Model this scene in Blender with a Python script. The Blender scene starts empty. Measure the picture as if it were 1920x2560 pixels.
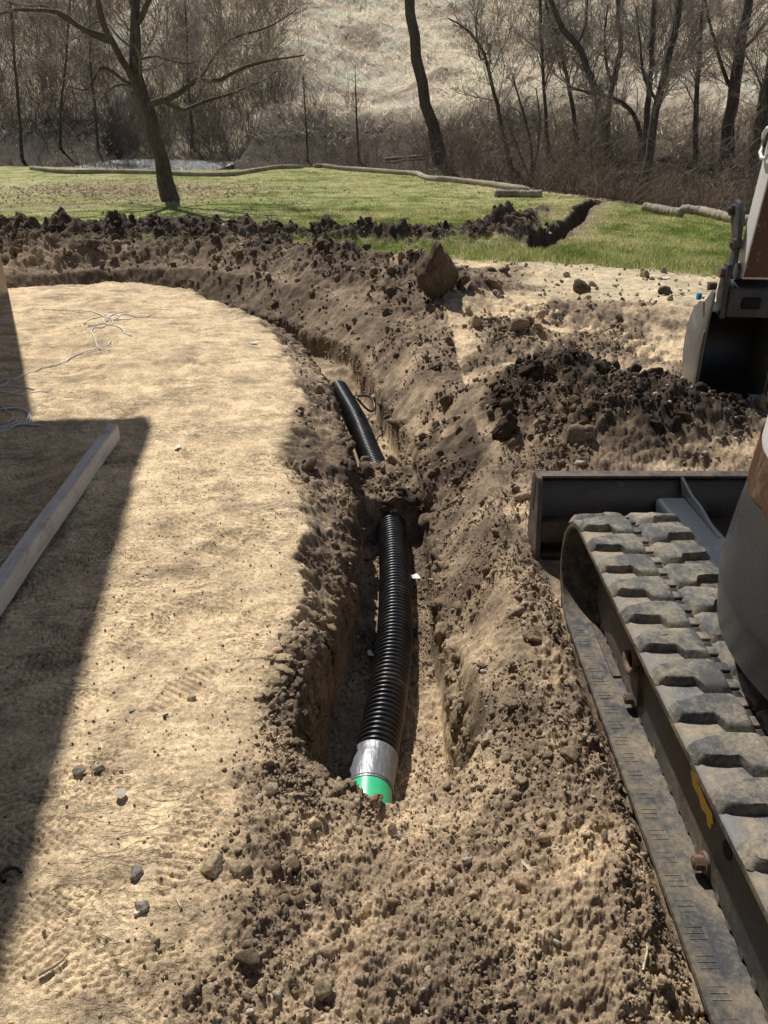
import bpy, bmesh, math, random
import numpy as np
from mathutils import Vector, Matrix
random.seed(7)
RNG = np.random.default_rng(11)
sc = bpy.context.scene
col = sc.collection
# ------------------------------------------------------------------ camera model
CAMZ, PITCH, FPX = 1.65, math.radians(27.0), 1924.0
CP, SP = math.cos(PITCH), math.sin(PITCH)
def ray(u, v):
    dv = v - 1280.0
    return np.array([u - 960.0, CP * FPX - SP * dv, -SP * FPX - CP * dv])
def at(u, v, z=0.0):                      # point of the picture at a known height
    d = ray(u, v); t = (z - CAMZ) / d[2]
    return np.array([d[0] * t, d[1] * t, z])
def at_y(u, v, y):                        # point of the picture at a known distance
    d = ray(u, v); t = y / d[1]
    return np.array([d[0] * t, y, CAMZ + d[2] * t])
SUN_AZ, SUN_EL = math.radians(-25.5), math.radians(50)
SUN_TO = Vector((math.sin(SUN_AZ) * math.cos(SUN_EL), math.cos(SUN_AZ) * math.cos(SUN_EL), math.sin(SUN_EL)))
# ------------------------------------------------------------------ noise
_p = np.random.default_rng(3).permutation(256)
PERM = np.concatenate([_p, _p, _p])
_a = np.random.default_rng(4).random(256) * 2 * np.pi
GX, GY = np.cos(_a), np.sin(_a)
RV = np.random.default_rng(5).random((256, 3))
def gn(x, y, seed=0):
    x = x + seed * 17.31; y = y + seed * 9.73
    xi = np.floor(x).astype(np.int64); yi = np.floor(y).astype(np.int64)
    xf = x - xi; yf = y - yi
    u = xf * xf * xf * (xf * (xf * 6 - 15) + 10); v = yf * yf * yf * (yf * (yf * 6 - 15) + 10)
    def g(ix, iy, fx, fy):
        h = PERM[PERM[ix & 255] + (iy & 255)]
        return GX[h] * fx + GY[h] * fy
    a = g(xi, yi, xf, yf); b = g(xi + 1, yi, xf - 1, yf)
    c = g(xi, yi + 1, xf, yf - 1); d = g(xi + 1, yi + 1, xf - 1, yf - 1)
    return 1.5 * (a + u * (b - a) + v * ((c + u * (d - c)) - (a + u * (b - a))))
def fbm(x, y, o=4, seed=0, gain=0.5):
    s = 0; a = 1.0; f = 1.0
    for i in range(o):
        s = s + a * gn(x * f, y * f, seed + i); a *= gain; f *= 2.03
    return s
def billow(x, y, o=4, seed=0, gain=0.5):
    s = 0; a = 1.0; f = 1.0
    for i in range(o):
        s = s + a * (np.abs(gn(x * f, y * f, seed + i)) * 2 - 0.6); a *= gain; f *= 2.03
    return s
def lumps(x, y, f, seed=0, keep=0.7):     # round clods sticking out of the soil, height ~ 0..1 of a cell
    x = x * f; y = y * f
    wx = gn(x * 1.4, y * 1.4, seed + 3); wy = gn(x * 1.4, y * 1.4, seed + 8)
    x = x + .30 * wx; y = y + .30 * wy
    xi = np.floor(x).astype(np.int64); yi = np.floor(y).astype(np.int64)
    out = np.zeros_like(x)
    for dx in (-1, 0, 1):
        for dy in (-1, 0, 1):
            h = PERM[PERM[(xi + dx + seed * 31) & 255] + ((yi + dy + seed * 57) & 255)]
            r = RV[h]
            px = xi + dx + r[:, 0]; py = yi + dy + r[:, 1]
            q = (PERM[h + 7] / 255.0)
            rad = 0.25 + 0.6 * q * r[:, 2]
            d2 = ((x - px) ** 2 + (y - py) ** 2) / (rad * rad)
            out = np.maximum(out, np.where(r[:, 2] < keep, np.sqrt(np.maximum(0, 1 - d2)) * rad, 0))
    return out
def sstep(a, b, x):
    t = np.clip((x - a) / (b - a), 0, 1)
    return t * t * (3 - 2 * t)
def pline(x, y, P, cols=None):
    """signed distance to a polyline (right side positive), values interpolated along it, arc length"""
    P = np.asarray(P, float)
    best = np.full(x.shape, 1e9); sgn = np.ones(x.shape); par = np.zeros(x.shape)
    L = 0
    for i in range(len(P) - 1):
        ax, ay = P[i, :2]; bx, by = P[i + 1, :2]
        ex, ey = bx - ax, by - ay; l2 = ex * ex + ey * ey
        t = np.clip(((x - ax) * ex + (y - ay) * ey) / l2, 0, 1)
        qx = x - ax - t * ex; qy = y - ay - t * ey
        d = np.sqrt(qx * qx + qy * qy)
        m = d < best
        best = np.where(m, d, best)
        sgn = np.where(m, np.where(ex * qy - ey * qx < 0, 1.0, -1.0), sgn)
        par = np.where(m, i + t, par)
    vals = None
    if cols is not None:
        vals = [np.interp(par, np.arange(len(P)), c) for c in cols]
    return best * sgn, par, vals
# ------------------------------------------------------------------ terrain
#            x      y     floor half, left wall, right wall, depth, bermR, bermoff
T1 = np.array([[0.0, 1.875, 0.24, 0.15, 0.2, 0.5, 0.03, 0.6],
 [0.02, 2.4, 0.21, 0.13, 0.23, 0.53, 0.05, 0.6],
 [0.05, 3.1, 0.16, 0.25, 0.27, 0.54, 0.07, 0.65],
 [0.06, 3.75, 0.16, 0.4, 0.34, 0.54, 0.06, 0.7],
 [0.05, 3.88, 0.17, 0.42, 0.34, 0.52, 0.05, 0.75],
 [0.04, 4.0, 0.17, 0.42, 0.34, 0.29, 0.05, 0.8],
 [0, 4.60, 0.17, 0.4, 0.34, 0.30, 0.06, 0.85],
 [-0.03, 4.80, 0.17, 0.36, 0.36, 0.53, 0.06, 0.85],
 [-0.12, 5.3, 0.17, 0.32, 0.3, 0.53, 0.08, 0.9],
 [-0.26, 6, 0.17, 0.34, 0.34, 0.53, 0.12, 0.95],
 [-0.4, 6.55, 0.17, 0.34, 0.36, 0.5, 0.16, 0.95],
 [-0.47, 6.8, 0.17, 0.34, 0.36, 0.36, 0.2, 0.95],
 [-0.75, 7.4, 0.17, 0.3, 0.36, 0.48, 0.22, 0.95],
 [-1.2, 8.1, 0.17, 0.28, 0.36, 0.55, 0.27, 0.95],
 [-1.85, 8.9, 0.17, 0.26, 0.36, 0.55, 0.3, 0.95],
 [-2.6, 9.42, 0.17, 0.26, 0.36, 0.55, 0.33, 0.95],
 [-3.2, 9.48, 0.17, 0.26, 0.36, 0.55, 0.3, 0.95],
 [-3.85, 9.1, 0.17, 0.26, 0.36, 0.5, 0.34, 1],
 [-4.6, 9, 0.17, 0.26, 0.36, 0.5, 0.34, 1.1],
 [-6.5, 9.3, 0.17, 0.26, 0.36, 0.5, 0.34, 1.1],
 [-10, 9.6, 0.17, 0.26, 0.36, 0.5, 0.3, 1.1]])
T2 = np.array([[2.15, 11.5], [2.75, 13.0], [3.7, 15.6], [4.3, 17.7], [5.0, 19.3]])
ROW = np.array([[-12, 12.6], [-6, 12.0], [-3, 12.1], [-1.4, 11.9], [0.2, 11.9], [1.3, 11.9], [1.9, 12.5], [2.4, 13.3]])
EDGE = np.array([[-60, 40], [-30, 36.5], [-14.8, 33.8], [-9, 31.3], [-5.3, 31.3], [-2.2, 32.6], [1.5, 27.8], [3.2, 23.6], [4.5, 20.6], [5.6, 17.6], [7.0, 15.4], [10, 12.5], [16, 9], [40, 0], [80, -20]])
WATER_Z = -0.10
def edge_dist(x, y):
    d, par, _ = pline(x, y, EDGE)
    return -d                                   # positive beyond the lawn
TRACKPRINT = np.array([[1.05, 7.55], [1.55, 6.9], [2.1, 6.1], [2.45, 5.6]])
TRACKPRINT2 = np.array([[.55, 5.9], [.62, 5.2], [.66, 4.4], [.68, 3.6]])
FEET = np.random.default_rng(21)
FOOT = []
for i in range(150):
    fy = 1.0 + 7.2 * FEET.random() ** 1.3
    fx = -0.45 - (0.35 + 0.42 * fy) * FEET.random()
    FOOT.append((fx, fy, FEET.random() * 6.28, FEET.integers(0, 2)))
def terrain(x, y, full=True):
    """height and masks"""
    x = np.asarray(x, float); y = np.asarray(y, float)
    r = np.hypot(x, y)
    wob = 0.034 * fbm(x * 3.1, y * 3.1, 3, 1) + 0.020 * fbm(x * 14, y * 14, 3, 5)
    lat, par, (fl, wl, wr, dep, bh, bo) = pline(x, y, T1[:, :2], [T1[:, i] for i in range(2, 8)])
    la = np.abs(lat) + wob * np.clip(np.abs(lat) * 3, 0.2, 1.3) * np.where(lat > 0, .45, 1)
    right = lat > 0
    w = np.where(right, wr, wl)
    g = np.clip((la - fl) / w, 0, 1)
    wall = np.where(right, .36 * sstep(0, .13, g) + .64 * g ** 1.05, .60 * sstep(0, .22, g) + .40 * g ** 1.25)
    kst = np.where(right, 1 - sstep(2.0, 2.6, y), 1 - sstep(2.15, 2.7, y))
    wall = wall + (.88 * sstep(0, .40, g) + .12 * g - wall) * kst
    z = -dep * (1 - wall)
    rim = la - fl - w                            # >0 outside of the trench
    intr = 1 - sstep(-0.02, 0.10, rim)           # in the trench
    # spoil on the outer side
    bl = np.where(right, la - fl - wr, -1)
    berm = bh * np.exp(-((bl - bo * .75) / (0.42 * bo + .05 * bo)) ** 2) * np.where(right, 1, 0) * sstep(-.05, .35, bl)
    bmod = 1 + 0.45 * fbm(x * 1.1, y * 1.1, 3, 9)
    berm = berm * bmod
    # the row of dark sods on the lawn
    lr, pr, _ = pline(x, y, ROW)
    rw = np.interp(pr, range(len(ROW)), [.75, .75, .65, .42, .38, .5, .62, .4])
    rh = np.interp(pr, range(len(ROW)), [.32, .34, .30, .27, .25, .27, .34, .16])
    row = rh * np.exp(-(lr / rw) ** 2 * 1.4) * (1 + .55 * fbm(x * 2.6, y * 2.6, 3, 12))
    row = np.maximum(row, 0)
    # grading heap by the blade and other heaps
    def heap(cx, cy, rx, ry, h, e=2.0):
        q = ((x - cx) / rx) ** 2 + ((y - cy) / ry) ** 2
        return h * np.exp(-q ** (e / 2) * 1.3)
    pile = heap(1.45, 4.38, .78, .55, .27, 2.6) + heap(1.0, 4.7, .45, .4, .12)
    clodheap = heap(.45, 8.2, .6, .45, .20) + heap(-.2, 8.9, .8, .6, .10) + heap(1.1, 8.2, .6, .4, .08)
    mid = heap(1.6, 7.4, .9, .5, .10) + heap(1.2, 6.2, .8, .35, .08) + heap(.85, 5.0, .35, .5, .07) + heap(2.5, 7.2, .7, .4, .10)
    # bank along the machine: loose soil squeezed up beside the track
    side = 0.07 * np.exp(-((x - .50) / .16) ** 2) * sstep(.3, 1.2, y) * (1 - sstep(2.6, 3.3, y))
    l2, p2, _ = pline(x, y, T2)
    l2a = np.abs(l2) + .06 * fbm(x * 2.3, y * 2.3, 3, 31)
    t2 = -0.45 * (1 - sstep(.05, .20, l2a)) * sstep(11.3, 12.2, y)
    spoil2 = np.exp(-((l2 + .72) / .36) ** 2) * .14 * sstep(12.0, 12.6, y) * (1 - sstep(15.5, 18.2, y)) * (1 + .6 * fbm(x * 2, y * 2, 3, 33))
    # masks --------------------------------------------------------------
    d = edge_dist(x, y)
    sand = (lat < 0) * sstep(-.01, 0.08, rim + .055 + .04 * fbm(x * 5, y * 5, 3, 43)) * sstep(-.1, .1, 9.6 - y)
    bottom = sstep(-.38, -.12, x + .10 * fbm(x * 2.2, y * 2.2, 3, 41) + .55 * sstep(1.75, 1.2, y) * 0.35) * (1 - sstep(1.85, 2.15, y))
    patch = np.exp(-(((x + .30) / .13) ** 2 + ((y - 1.55) / .22) ** 2)) * 1.3
    sand = sand * (1 - np.clip(np.maximum(bottom, patch), 0, 1) * (y < 2.4))
    lawn_b = np.interp(x, [-12, -2, .6, 1.2, 2.6, 3.8, 6, 9], [11.2, 11.0, 10.5, 10.5, 10.1, 9.5, 8.6, 7.5]) + .28 * fbm(x * 1.7, y * 1.7, 3, 51)
    grass = sstep(-.2, .25, y - lawn_b) * (1 - sstep(-.3, .35, d))
    soilrow = np.clip(row * 7 + spoil2 * 8 - .3 + .5 * fbm(x * 3, y * 3, 3, 53), 0, 1)
    soilrow = np.maximum(soilrow, (1 - sstep(.16, .34, l2a)) * sstep(11.2, 11.8, y))
    soilrow = np.maximum(soilrow, sstep(.06, .14, berm) * (x < 1))
    verge = (1 - sstep(.15, .75 + .35 * fbm(x * 1.5, y * 1.5, 3, 57), l2a)) * sstep(12, 13, y) * (l2 > 0) * (.75 + .5 * fbm(x * 4, y * 4, 3, 58))
    verge = np.clip(verge, 0, 1) * grass
    grass = grass * (1 - soilrow) * (1 - .85 * verge)
    straw = sstep(1.4, 2.1, x + .4 * fbm(x * 1.5, y * 1.5, 3, 59)) * sstep(7.4, 8.2, y + .4 * fbm(x, y, 2, 55)) * (1 - grass) * (1 - soilrow)
    loose = (1 - sand) * (1 - grass) * (1 - .75 * straw) * (1 - sstep(0, 1, d))
    packed = sstep(.1, .6, fbm(x * 1.3 + 3, y * 1.3, 3, 61) + .25) * (x > .55) * sstep(2.9, 3.6, y) * (1 - np.clip(pile * 6, 0, 1))
    loose = loose * (1 - .6 * packed)
    pilem = np.clip(pile * 9 - .2 + .3 * fbm(x * 2, y * 2, 3, 63), 0, 1)
    under = sstep(.60, .68, x) * (1 - sstep(2.2, 2.4, x)) * (1 - sstep(2.85, 3.0, y)) * sstep(-.6, -.3, y)
    lipd = -.055 * np.exp(-(((x - .02) / .22) ** 2 + ((y - 1.44) / .14) ** 2))
    z = z + lipd + berm + row * (1 - intr) + pile + clodheap * (1 - intr) + mid + side + t2 + spoil2
    z = z + .030 * fbm(x * 2.3, y * 2.3, 4, 75, .6) * loose * sstep(.05, .4, rim) * sstep(2, 3, r)
    z = z + 0.035 * fbm(x * .8, y * .8, 3, 71) * (1 - grass) * np.clip(r / 3, 0, 1) + .04 * fbm(x * .25, y * .25, 2, 73) * grass
    # bank, creek bed and hill
    crk = sstep(-14, -12.5, x) * (1 - sstep(-7.5, -6, x))
    bed = -0.14 * sstep(-.3, 1.2, d) - .28 * sstep(1.0, 2.6, d) * crk - .30 * sstep(.6, 3.0, d) * (1 - crk)
    hs = sstep(8.2, 10.4, d) * crk + sstep(3.5, 7.5, d) * (1 - crk)
    start = 9.5 * crk + 5.5 * (1 - crk)
    dd = np.maximum(d - start, 0)
    hill = .75 * hs + .35 * np.minimum(dd, 56) * sstep(-1, 5, dd) + .04 * np.maximum(dd - 56, 0) * (dd > 56)
    hill = hill + np.clip(dd / 8, 0, 1) * (.9 * fbm(x * .09, y * .09, 3, 81) + .16 * fbm(x * .6, y * .6, 3, 83))
    z = z + np.where(d > -1, bed + hill, 0)
    out = dict(lat=lat, par=par, rim=rim, intr=intr, berm=berm, row=row, pile=pilem, sand=sand, grass=grass, straw=straw,
               loose=loose, d=d, soilrow=soilrow, l2=l2a, verge=verge, packed=packed, g=g, right=right, wallm=intr * sstep(.0, .05, la - fl) * np.where(right, 1 - sstep(.14, .34, g), 1 - .8 * (1 - kst) * sstep(.30, .6, g)))
    if full:
        near = 1 / (1 + np.maximum(r - 3, 0) * .06)
        coarse = loose * (1 - .35 * (1 - sstep(-.05, .15, rim)))
        big = sstep(3.5, 7, r) * .6 + .4
        bil = billow(x * 4.4, y * 4.4, 5, 91, .62)
        z = z + coarse * big * .024 * np.tanh(bil * .9) * (1 + 1.1 * np.clip(berm * 4 + row * 4 + pilem, 0, 1.4))
        z = z + coarse * (.046 * lumps(x, y, 6.0, 2, .45) * big + .034 * lumps(x, y, 13, 3, .55) * (.5 + .5 * big)) * (.6 + .8 * np.clip(berm * 3 + row * 3 + pilem + clodheap * 3, 0, 1))
        z = z + coarse * (.26 + .80 * sstep(1.9, 3.2, r)) * (.024 * lumps(x, y, 27, 4, .55) + .013 * lumps(x, y, 58, 5, .62) + .006 * lumps(x, y, 120, 9, .75))
        z = z + coarse * .016 * fbm(x * 20, y * 20, 4, 95, .65)
        # crumbly trench walls with vertical scrape marks
        z = z + out['wallm'] * .35 * (.020 * fbm(x * 12, y * 12, 5, 97, .6) + .050 * lumps(x, y, 14, 6, .55) + .032 * lumps(x, y, 33, 10, .6) + .014 * lumps(x, y, 70, 12, .6))
        # packed pad: gentle ripples, boot prints, a few crumbs
        sm = sand * (1 - .0)
        z = z + sm * (.010 * fbm(x * 2.2, y * 4.6, 3, 101) + .0038 * fbm(x * 8, y * 13, 4, 103, .6) + .0018 * fbm(x * 26, y * 44, 3, 107, .6))
        z = z + sm * .006 * lumps(x, y, 34, 7, .14) + sm * .003 * lumps(x, y, 90, 8, .2)
        pk = np.clip(packed + straw, 0, 1) * (1 - sand)
        z = z + pk * (.012 * fbm(x * 3, y * 7, 3, 109) + .006 * fbm(x * 14, y * 22, 3, 111))
        fp = np.zeros_like(x)
        if x.size > 5000:
            order = np.nonzero((sand > .3) & (y < 9))[0]
            xs, ys = x[order], y[order]; acc = np.zeros_like(xs)
            for fx, fy, fa, kind in FOOT:
                m = np.nonzero((np.abs(xs - fx) < .17) & (np.abs(ys - fy) < .17))[0]
                if not len(m): continue
                c, s = math.cos(fa), math.sin(fa)
                a = (xs[m] - fx) * c + (ys[m] - fy) * s; b = -(xs[m] - fx) * s + (ys[m] - fy) * c
                sole = 1 - sstep(.8, 1.05, (a / .145) ** 2 + (b / (.05 + .012 * np.cos(a * 20))) ** 2)
                tri = np.abs(((b / .03) % 1) - .5) * 2
                ph = ((a + (.016 * tri if kind else 0)) / .024) % 1
                gr = np.exp(-((ph - .5) / .16) ** 2)
                acc[m] = np.minimum(acc[m], sole * (-.0085 * gr - .003))
            fp[order] = acc
        z = z + fp * sand
        # lug prints of the machine's tracks
        for TP, wd in ((TRACKPRINT, .16),):
            lt, pt, _ = pline(x, y, TP)
            seg = np.hypot(*(TP[1:, :2] - TP[:-1, :2]).T); cum = np.concatenate([[0], np.cumsum(seg)])
            s = np.interp(pt, range(len(TP)), cum)
            inn = (np.abs(lt) < wd) * sstep(.1, .5, s) * (1 - sstep(cum[-1] - .4, cum[-1], s)) * sstep(-.35, .1, fbm(x * 2, y * 2, 2, 113))
            ph = ((s + np.where(lt > 0, .065, 0)) / .13) % 1
            bar = sstep(.18, .3, ph) * (1 - sstep(.62, .8, ph)) * sstep(.008, .03, np.abs(lt)) * (1 - sstep(wd - .03, wd, np.abs(lt)))
            z = z * 1 + inn * (.034 * bar - .016)
            out['print'] = np.maximum(out.get('print', 0), inn * bar)
        z = z * (1 - under) - .006 * under
        z = z + np.clip(d, 0, 1) * (d < 60) * .07 * fbm(x * 1.4, y * 1.4, 3, 115)
    out['z'] = z
    return out
def H(x, y):
    return float(terrain(np.array([x]), np.array([y]))['z'][0])
def hit(u, v, tmax=90):
    """where the line of sight of this picture point meets the terrain"""
    d = ray(u, v); d = d / np.linalg.norm(d)
    ts = np.concatenate([np.arange(1.0, 14, .02), np.arange(14, tmax, .08)])
    X = d[0] * ts; Y = d[1] * ts; Z = CAMZ + d[2] * ts
    below = Z < terrain(X, Y)['z']
    i = int(np.argmax(below)) if below.any() else len(ts) - 1
    return np.array([X[i], Y[i], terrain(X[i:i + 1], Y[i:i + 1])['z'][0]])
# ------------------------------------------------------------------ object helpers
def tag(o, label=None, cat=None, group=None, kind=None):
    if label: o['label'] = label
    if cat: o['category'] = cat
    if group: o['group'] = group
    if kind: o['kind'] = kind
    return o
def empty(name, loc, label, cat, group=None):
    o = bpy.data.objects.new(name, None); col.objects.link(o)
    o.location = loc; o.empty_display_size = .1
    return tag(o, label, cat, group)
def np_mesh(name, V, F, mat, parent=None, origin=None, smooth=False, colors=None):
    """V (n,3); F list of int arrays (m,k)"""
    V = np.asarray(V, float)
    if origin is None and parent is not None: origin = parent.location
    o3 = np.array(origin if origin is not None else (0, 0, 0), float)
    me = bpy.data.meshes.new(name)
    F = [np.asarray(f, np.int32) for f in (F if isinstance(F, list) else [F]) if len(f)]
    me.vertices.add(len(V)); me.vertices.foreach_set('co', (V - o3).astype(np.float32).ravel())
    li = np.concatenate([f.ravel() for f in F]); tot = np.concatenate([np.full(len(f), f.shape[1], np.int32) for f in F])
    st = np.concatenate([[0], np.cumsum(tot)[:-1]]).astype(np.int32)
    me.loops.add(len(li)); me.loops.foreach_set('vertex_index', li.astype(np.int32))
    me.polygons.add(len(tot)); me.polygons.foreach_set('loop_start', st); me.polygons.foreach_set('loop_total', tot)
    if smooth: me.polygons.foreach_set('use_smooth', np.ones(len(tot), bool))
    if colors is not None:
        a = me.color_attributes.new('Col', 'FLOAT_COLOR', 'POINT')
        c = np.concatenate([colors, np.ones((len(V), 1))], 1) if colors.shape[1] == 3 else colors
        a.data.foreach_set('color', c.astype(np.float32).ravel())
    me.update(calc_edges=True)
    me.materials.append(mat)
    o = bpy.data.objects.new(name, me); col.objects.link(o)
    if parent is not None: o.parent = parent
    elif origin is not None: o.location = o3
    return o
def bm_obj(name, bm, mat, parent=None, origin=None, bevel=0, seg=2, smooth=True, angle=35):
    if bevel:
        es = [e for e in bm.edges if len(e.link_faces) == 2 and e.calc_face_angle(0) > math.radians(25)]
        bmesh.ops.bevel(bm, geom=es, offset=bevel, segments=seg, affect='EDGES', profile=.6, clamp_overlap=True)
    bmesh.ops.recalc_face_normals(bm, faces=bm.faces)
    # origin: world position of the object's origin; children are given in world coordinates
    root = parent
    o3 = Vector((0, 0, 0))
    while root is not None:
        o3 = o3 + root.location; root = root.parent
    if parent is None and origin is not None: o3 = Vector(origin)
    bmesh.ops.translate(bm, verts=bm.verts, vec=-o3)
    if smooth:
        for f in bm.faces: f.smooth = True
        for e in bm.edges:
            if len(e.link_faces) == 2 and e.calc_face_angle(0) > math.radians(angle): e.smooth = False
    me = bpy.data.meshes.new(name); bm.to_mesh(me); bm.free()
    me.materials.append(mat)
    o = bpy.data.objects.new(name, me); col.objects.link(o)
    if parent is not None: o.parent = parent
    else: o.location = o3
    return o
def box(bm, c, s, M=None):
    r = bmesh.ops.create_cube(bm, size=1.0)
    vs = r['verts']
    bmesh.ops.scale(bm, verts=vs, vec=s); bmesh.ops.translate(bm, verts=vs, vec=c)
    if M is not None: bmesh.ops.transform(bm, matrix=M, verts=vs)
    return vs
def prism(bm, poly, a, b, axis='x', M=None):
    """extrude a polygon (list of 2-D points) between a and b along an axis"""
    def P(p, t):
        return (t, p[0], p[1]) if axis == 'x' else ((p[0], t, p[1]) if axis == 'y' else (p[0], p[1], t))
    v0 = [bm.verts.new(P(p, a)) for p in poly]; v1 = [bm.verts.new(P(p, b)) for p in poly]
    n = len(poly)
    bm.faces.new(v0); bm.faces.new(v1[::-1])
    for i in range(n): bm.faces.new((v0[i], v1[i], v1[(i + 1) % n], v0[(i + 1) % n]))
    if M is not None: bmesh.ops.transform(bm, matrix=M, verts=v0 + v1)
    return v0 + v1
def cyl(bm, p0, p1, r, n=20, r2=None, M=None):
    p0 = Vector(p0); p1 = Vector(p1); d = p1 - p0
    res = bmesh.ops.create_cone(bm, cap_ends=True, segments=n, radius1=r, radius2=r if r2 is None else r2, depth=d.length)
    T = Matrix.Translation((p0 + p1) / 2) @ d.to_track_quat('Z', 'Y').to_matrix().to_4x4()
    if M is not None: T = M @ T
    bmesh.ops.transform(bm, matrix=T, verts=res['verts'])
    return res['verts']
def strands(P, R, S=3):
    """tubes: P (N,K,3), R (N,K) -> verts, quads"""
    P = np.asarray(P, float); R = np.asarray(R, float)
    N, K, _ = P.shape
    t = np.gradient(P, axis=1); t /= np.linalg.norm(t, axis=2, keepdims=True) + 1e-9
    mean = t.mean(1, keepdims=True)
    ref = np.where(np.abs(mean[..., 2:3]) < .8, np.array([0, 0, 1.0]), np.array([1.0, 0, 0]))
    ref = np.broadcast_to(ref, t.shape)
    u = np.cross(t, ref); u /= np.linalg.norm(u, axis=2, keepdims=True) + 1e-9
    w = np.cross(t, u)
    an = np.arange(S) * 2 * np.pi / S
    V = P[:, :, None, :] + R[:, :, None, None] * (np.cos(an)[None, None, :, None] * u[:, :, None, :] + np.sin(an)[None, None, :, None] * w[:, :, None, :])
    idx = np.arange(N * K * S).reshape(N, K, S)
    a = idx[:, :-1, :]; b = np.roll(idx, -1, 2)[:, :-1, :]
    c = np.roll(idx, -1, 2)[:, 1:, :]; d = idx[:, 1:, :]
    F = np.stack([a, b, c, d], -1).reshape(-1, 4)
    return V.reshape(-1, 3), F
class Batch:
    def __init__(s): s.V = []; s.F = []; s.C = []; s.n = 0
    def add(s, V, F, C=None):
        s.V.append(V); s.F.append(F + s.n); s.n += len(V)
        if C is not None: s.C.append(C)
    def build(s, name, mat, parent=None, origin=None, smooth=True):
        ks = {}
        for f in s.F: ks.setdefault(f.shape[1], []).append(f)
        return np_mesh(name, np.concatenate(s.V), [np.concatenate(k) for k in ks.values()], mat, parent, origin, smooth, np.concatenate(s.C) if s.C else None)
def spline(pts, n):
    """smooth resampling of a polyline (Catmull-Rom)"""
    P = np.asarray(pts, float)
    if len(P) == 2: return P[0] + (P[1] - P[0]) * np.linspace(0, 1, n)[:, None]
    Q = np.concatenate([[2 * P[0] - P[1]], P, [2 * P[-1] - P[-2]]])
    L = np.concatenate([[0], np.cumsum(np.linalg.norm(P[1:] - P[:-1], axis=1))])
    out = []
    for s in np.linspace(0, L[-1], n):
        i = min(np.searchsorted(L, s, 'right') - 1, len(P) - 2); t = (s - L[i]) / max(L[i + 1] - L[i], 1e-9)
        p0, p1, p2, p3 = Q[i], Q[i + 1], Q[i + 2], Q[i + 3]
        out.append(.5 * ((2 * p1) + (-p0 + p2) * t + (2 * p0 - 5 * p1 + 4 * p2 - p3) * t * t + (-p0 + 3 * p1 - 3 * p2 + p3) * t ** 3))
    return np.array(out)
# ------------------------------------------------------------------ materials
def new_mat(name):
    m = bpy.data.materials.new(name); m.use_nodes = True
    nt = m.node_tree; b = nt.nodes['Principled BSDF']
    return m, nt, b
def N(nt, typ, **kw):
    n = nt.nodes.new(typ)
    for k, v in kw.items(): setattr(n, k, v)
    return n
def coords(nt): return N(nt, 'ShaderNodeTexCoord').outputs['Object']
def noise(nt, vec, scale, detail=4, rough=.6, dist=0):
    n = N(nt, 'ShaderNodeTexNoise'); n.inputs['Scale'].default_value = scale; n.inputs['Detail'].default_value = detail
    n.inputs['Roughness'].default_value = rough; n.inputs['Distortion'].default_value = dist
    nt.links.new(vec, n.inputs['Vector']); return n.outputs['Fac']
def ramp(nt, fac, stops):
    r = N(nt, 'ShaderNodeValToRGB'); e = r.color_ramp.elements
    while len(e) < len(stops): e.new(.5)
    for i, (p, c) in enumerate(stops):
        e[i].position = p; e[i].color = (*c, 1) if len(c) == 3 else c
    nt.links.new(fac, r.inputs[0]); return r.outputs[0]
def g3(v): return (v, v, v)
def mixc(nt, fac, a, b, mode='MIX'):
    n = N(nt, 'ShaderNodeMix', data_type='RGBA', blend_type=mode)
    if isinstance(fac, (int, float)): n.inputs[0].default_value = fac
    else: nt.links.new(fac, n.inputs[0])
    for s, i in ((a, 6), (b, 7)):
        if isinstance(s, tuple): n.inputs[i].default_value = (*s, 1)
        else: nt.links.new(s, n.inputs[i])
    return n.outputs[2]
def bump(nt, h, dist, strength=1.0, prev=None):
    n = N(nt, 'ShaderNodeBump'); n.inputs['Distance'].default_value = dist; n.inputs['Strength'].default_value = strength
    nt.links.new(h, n.inputs['Height'])
    if prev is not None: nt.links.new(prev, n.inputs['Normal'])
    return n.outputs[0]
def simple_mat(name, colr, rough=.6, metal=0, var=.25, scale=8, bmp=0, bscale=60, colr2=None, spec=.5, thr=(.35, .65)):
    m, nt, b = new_mat(name); v = coords(nt)
    f = noise(nt, v, scale, 6, .65)
    c2 = colr2 or tuple(c * (1 - var) for c in colr)
    c = ramp(nt, f, [(thr[0], c2), (thr[1], colr)])
    nt.links.new(c, b.inputs['Base Color'])
    b.inputs['Roughness'].default_value = rough; b.inputs['Metallic'].default_value = metal
    b.inputs['Specular IOR Level'].default_value = spec
    if bmp: nt.links.new(bump(nt, noise(nt, v, bscale, 5, .7), bmp), b.inputs['Normal'])
    return m
def attr_col(nt):
    return N(nt, 'ShaderNodeAttribute', attribute_name='Col').outputs['Color']
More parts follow.
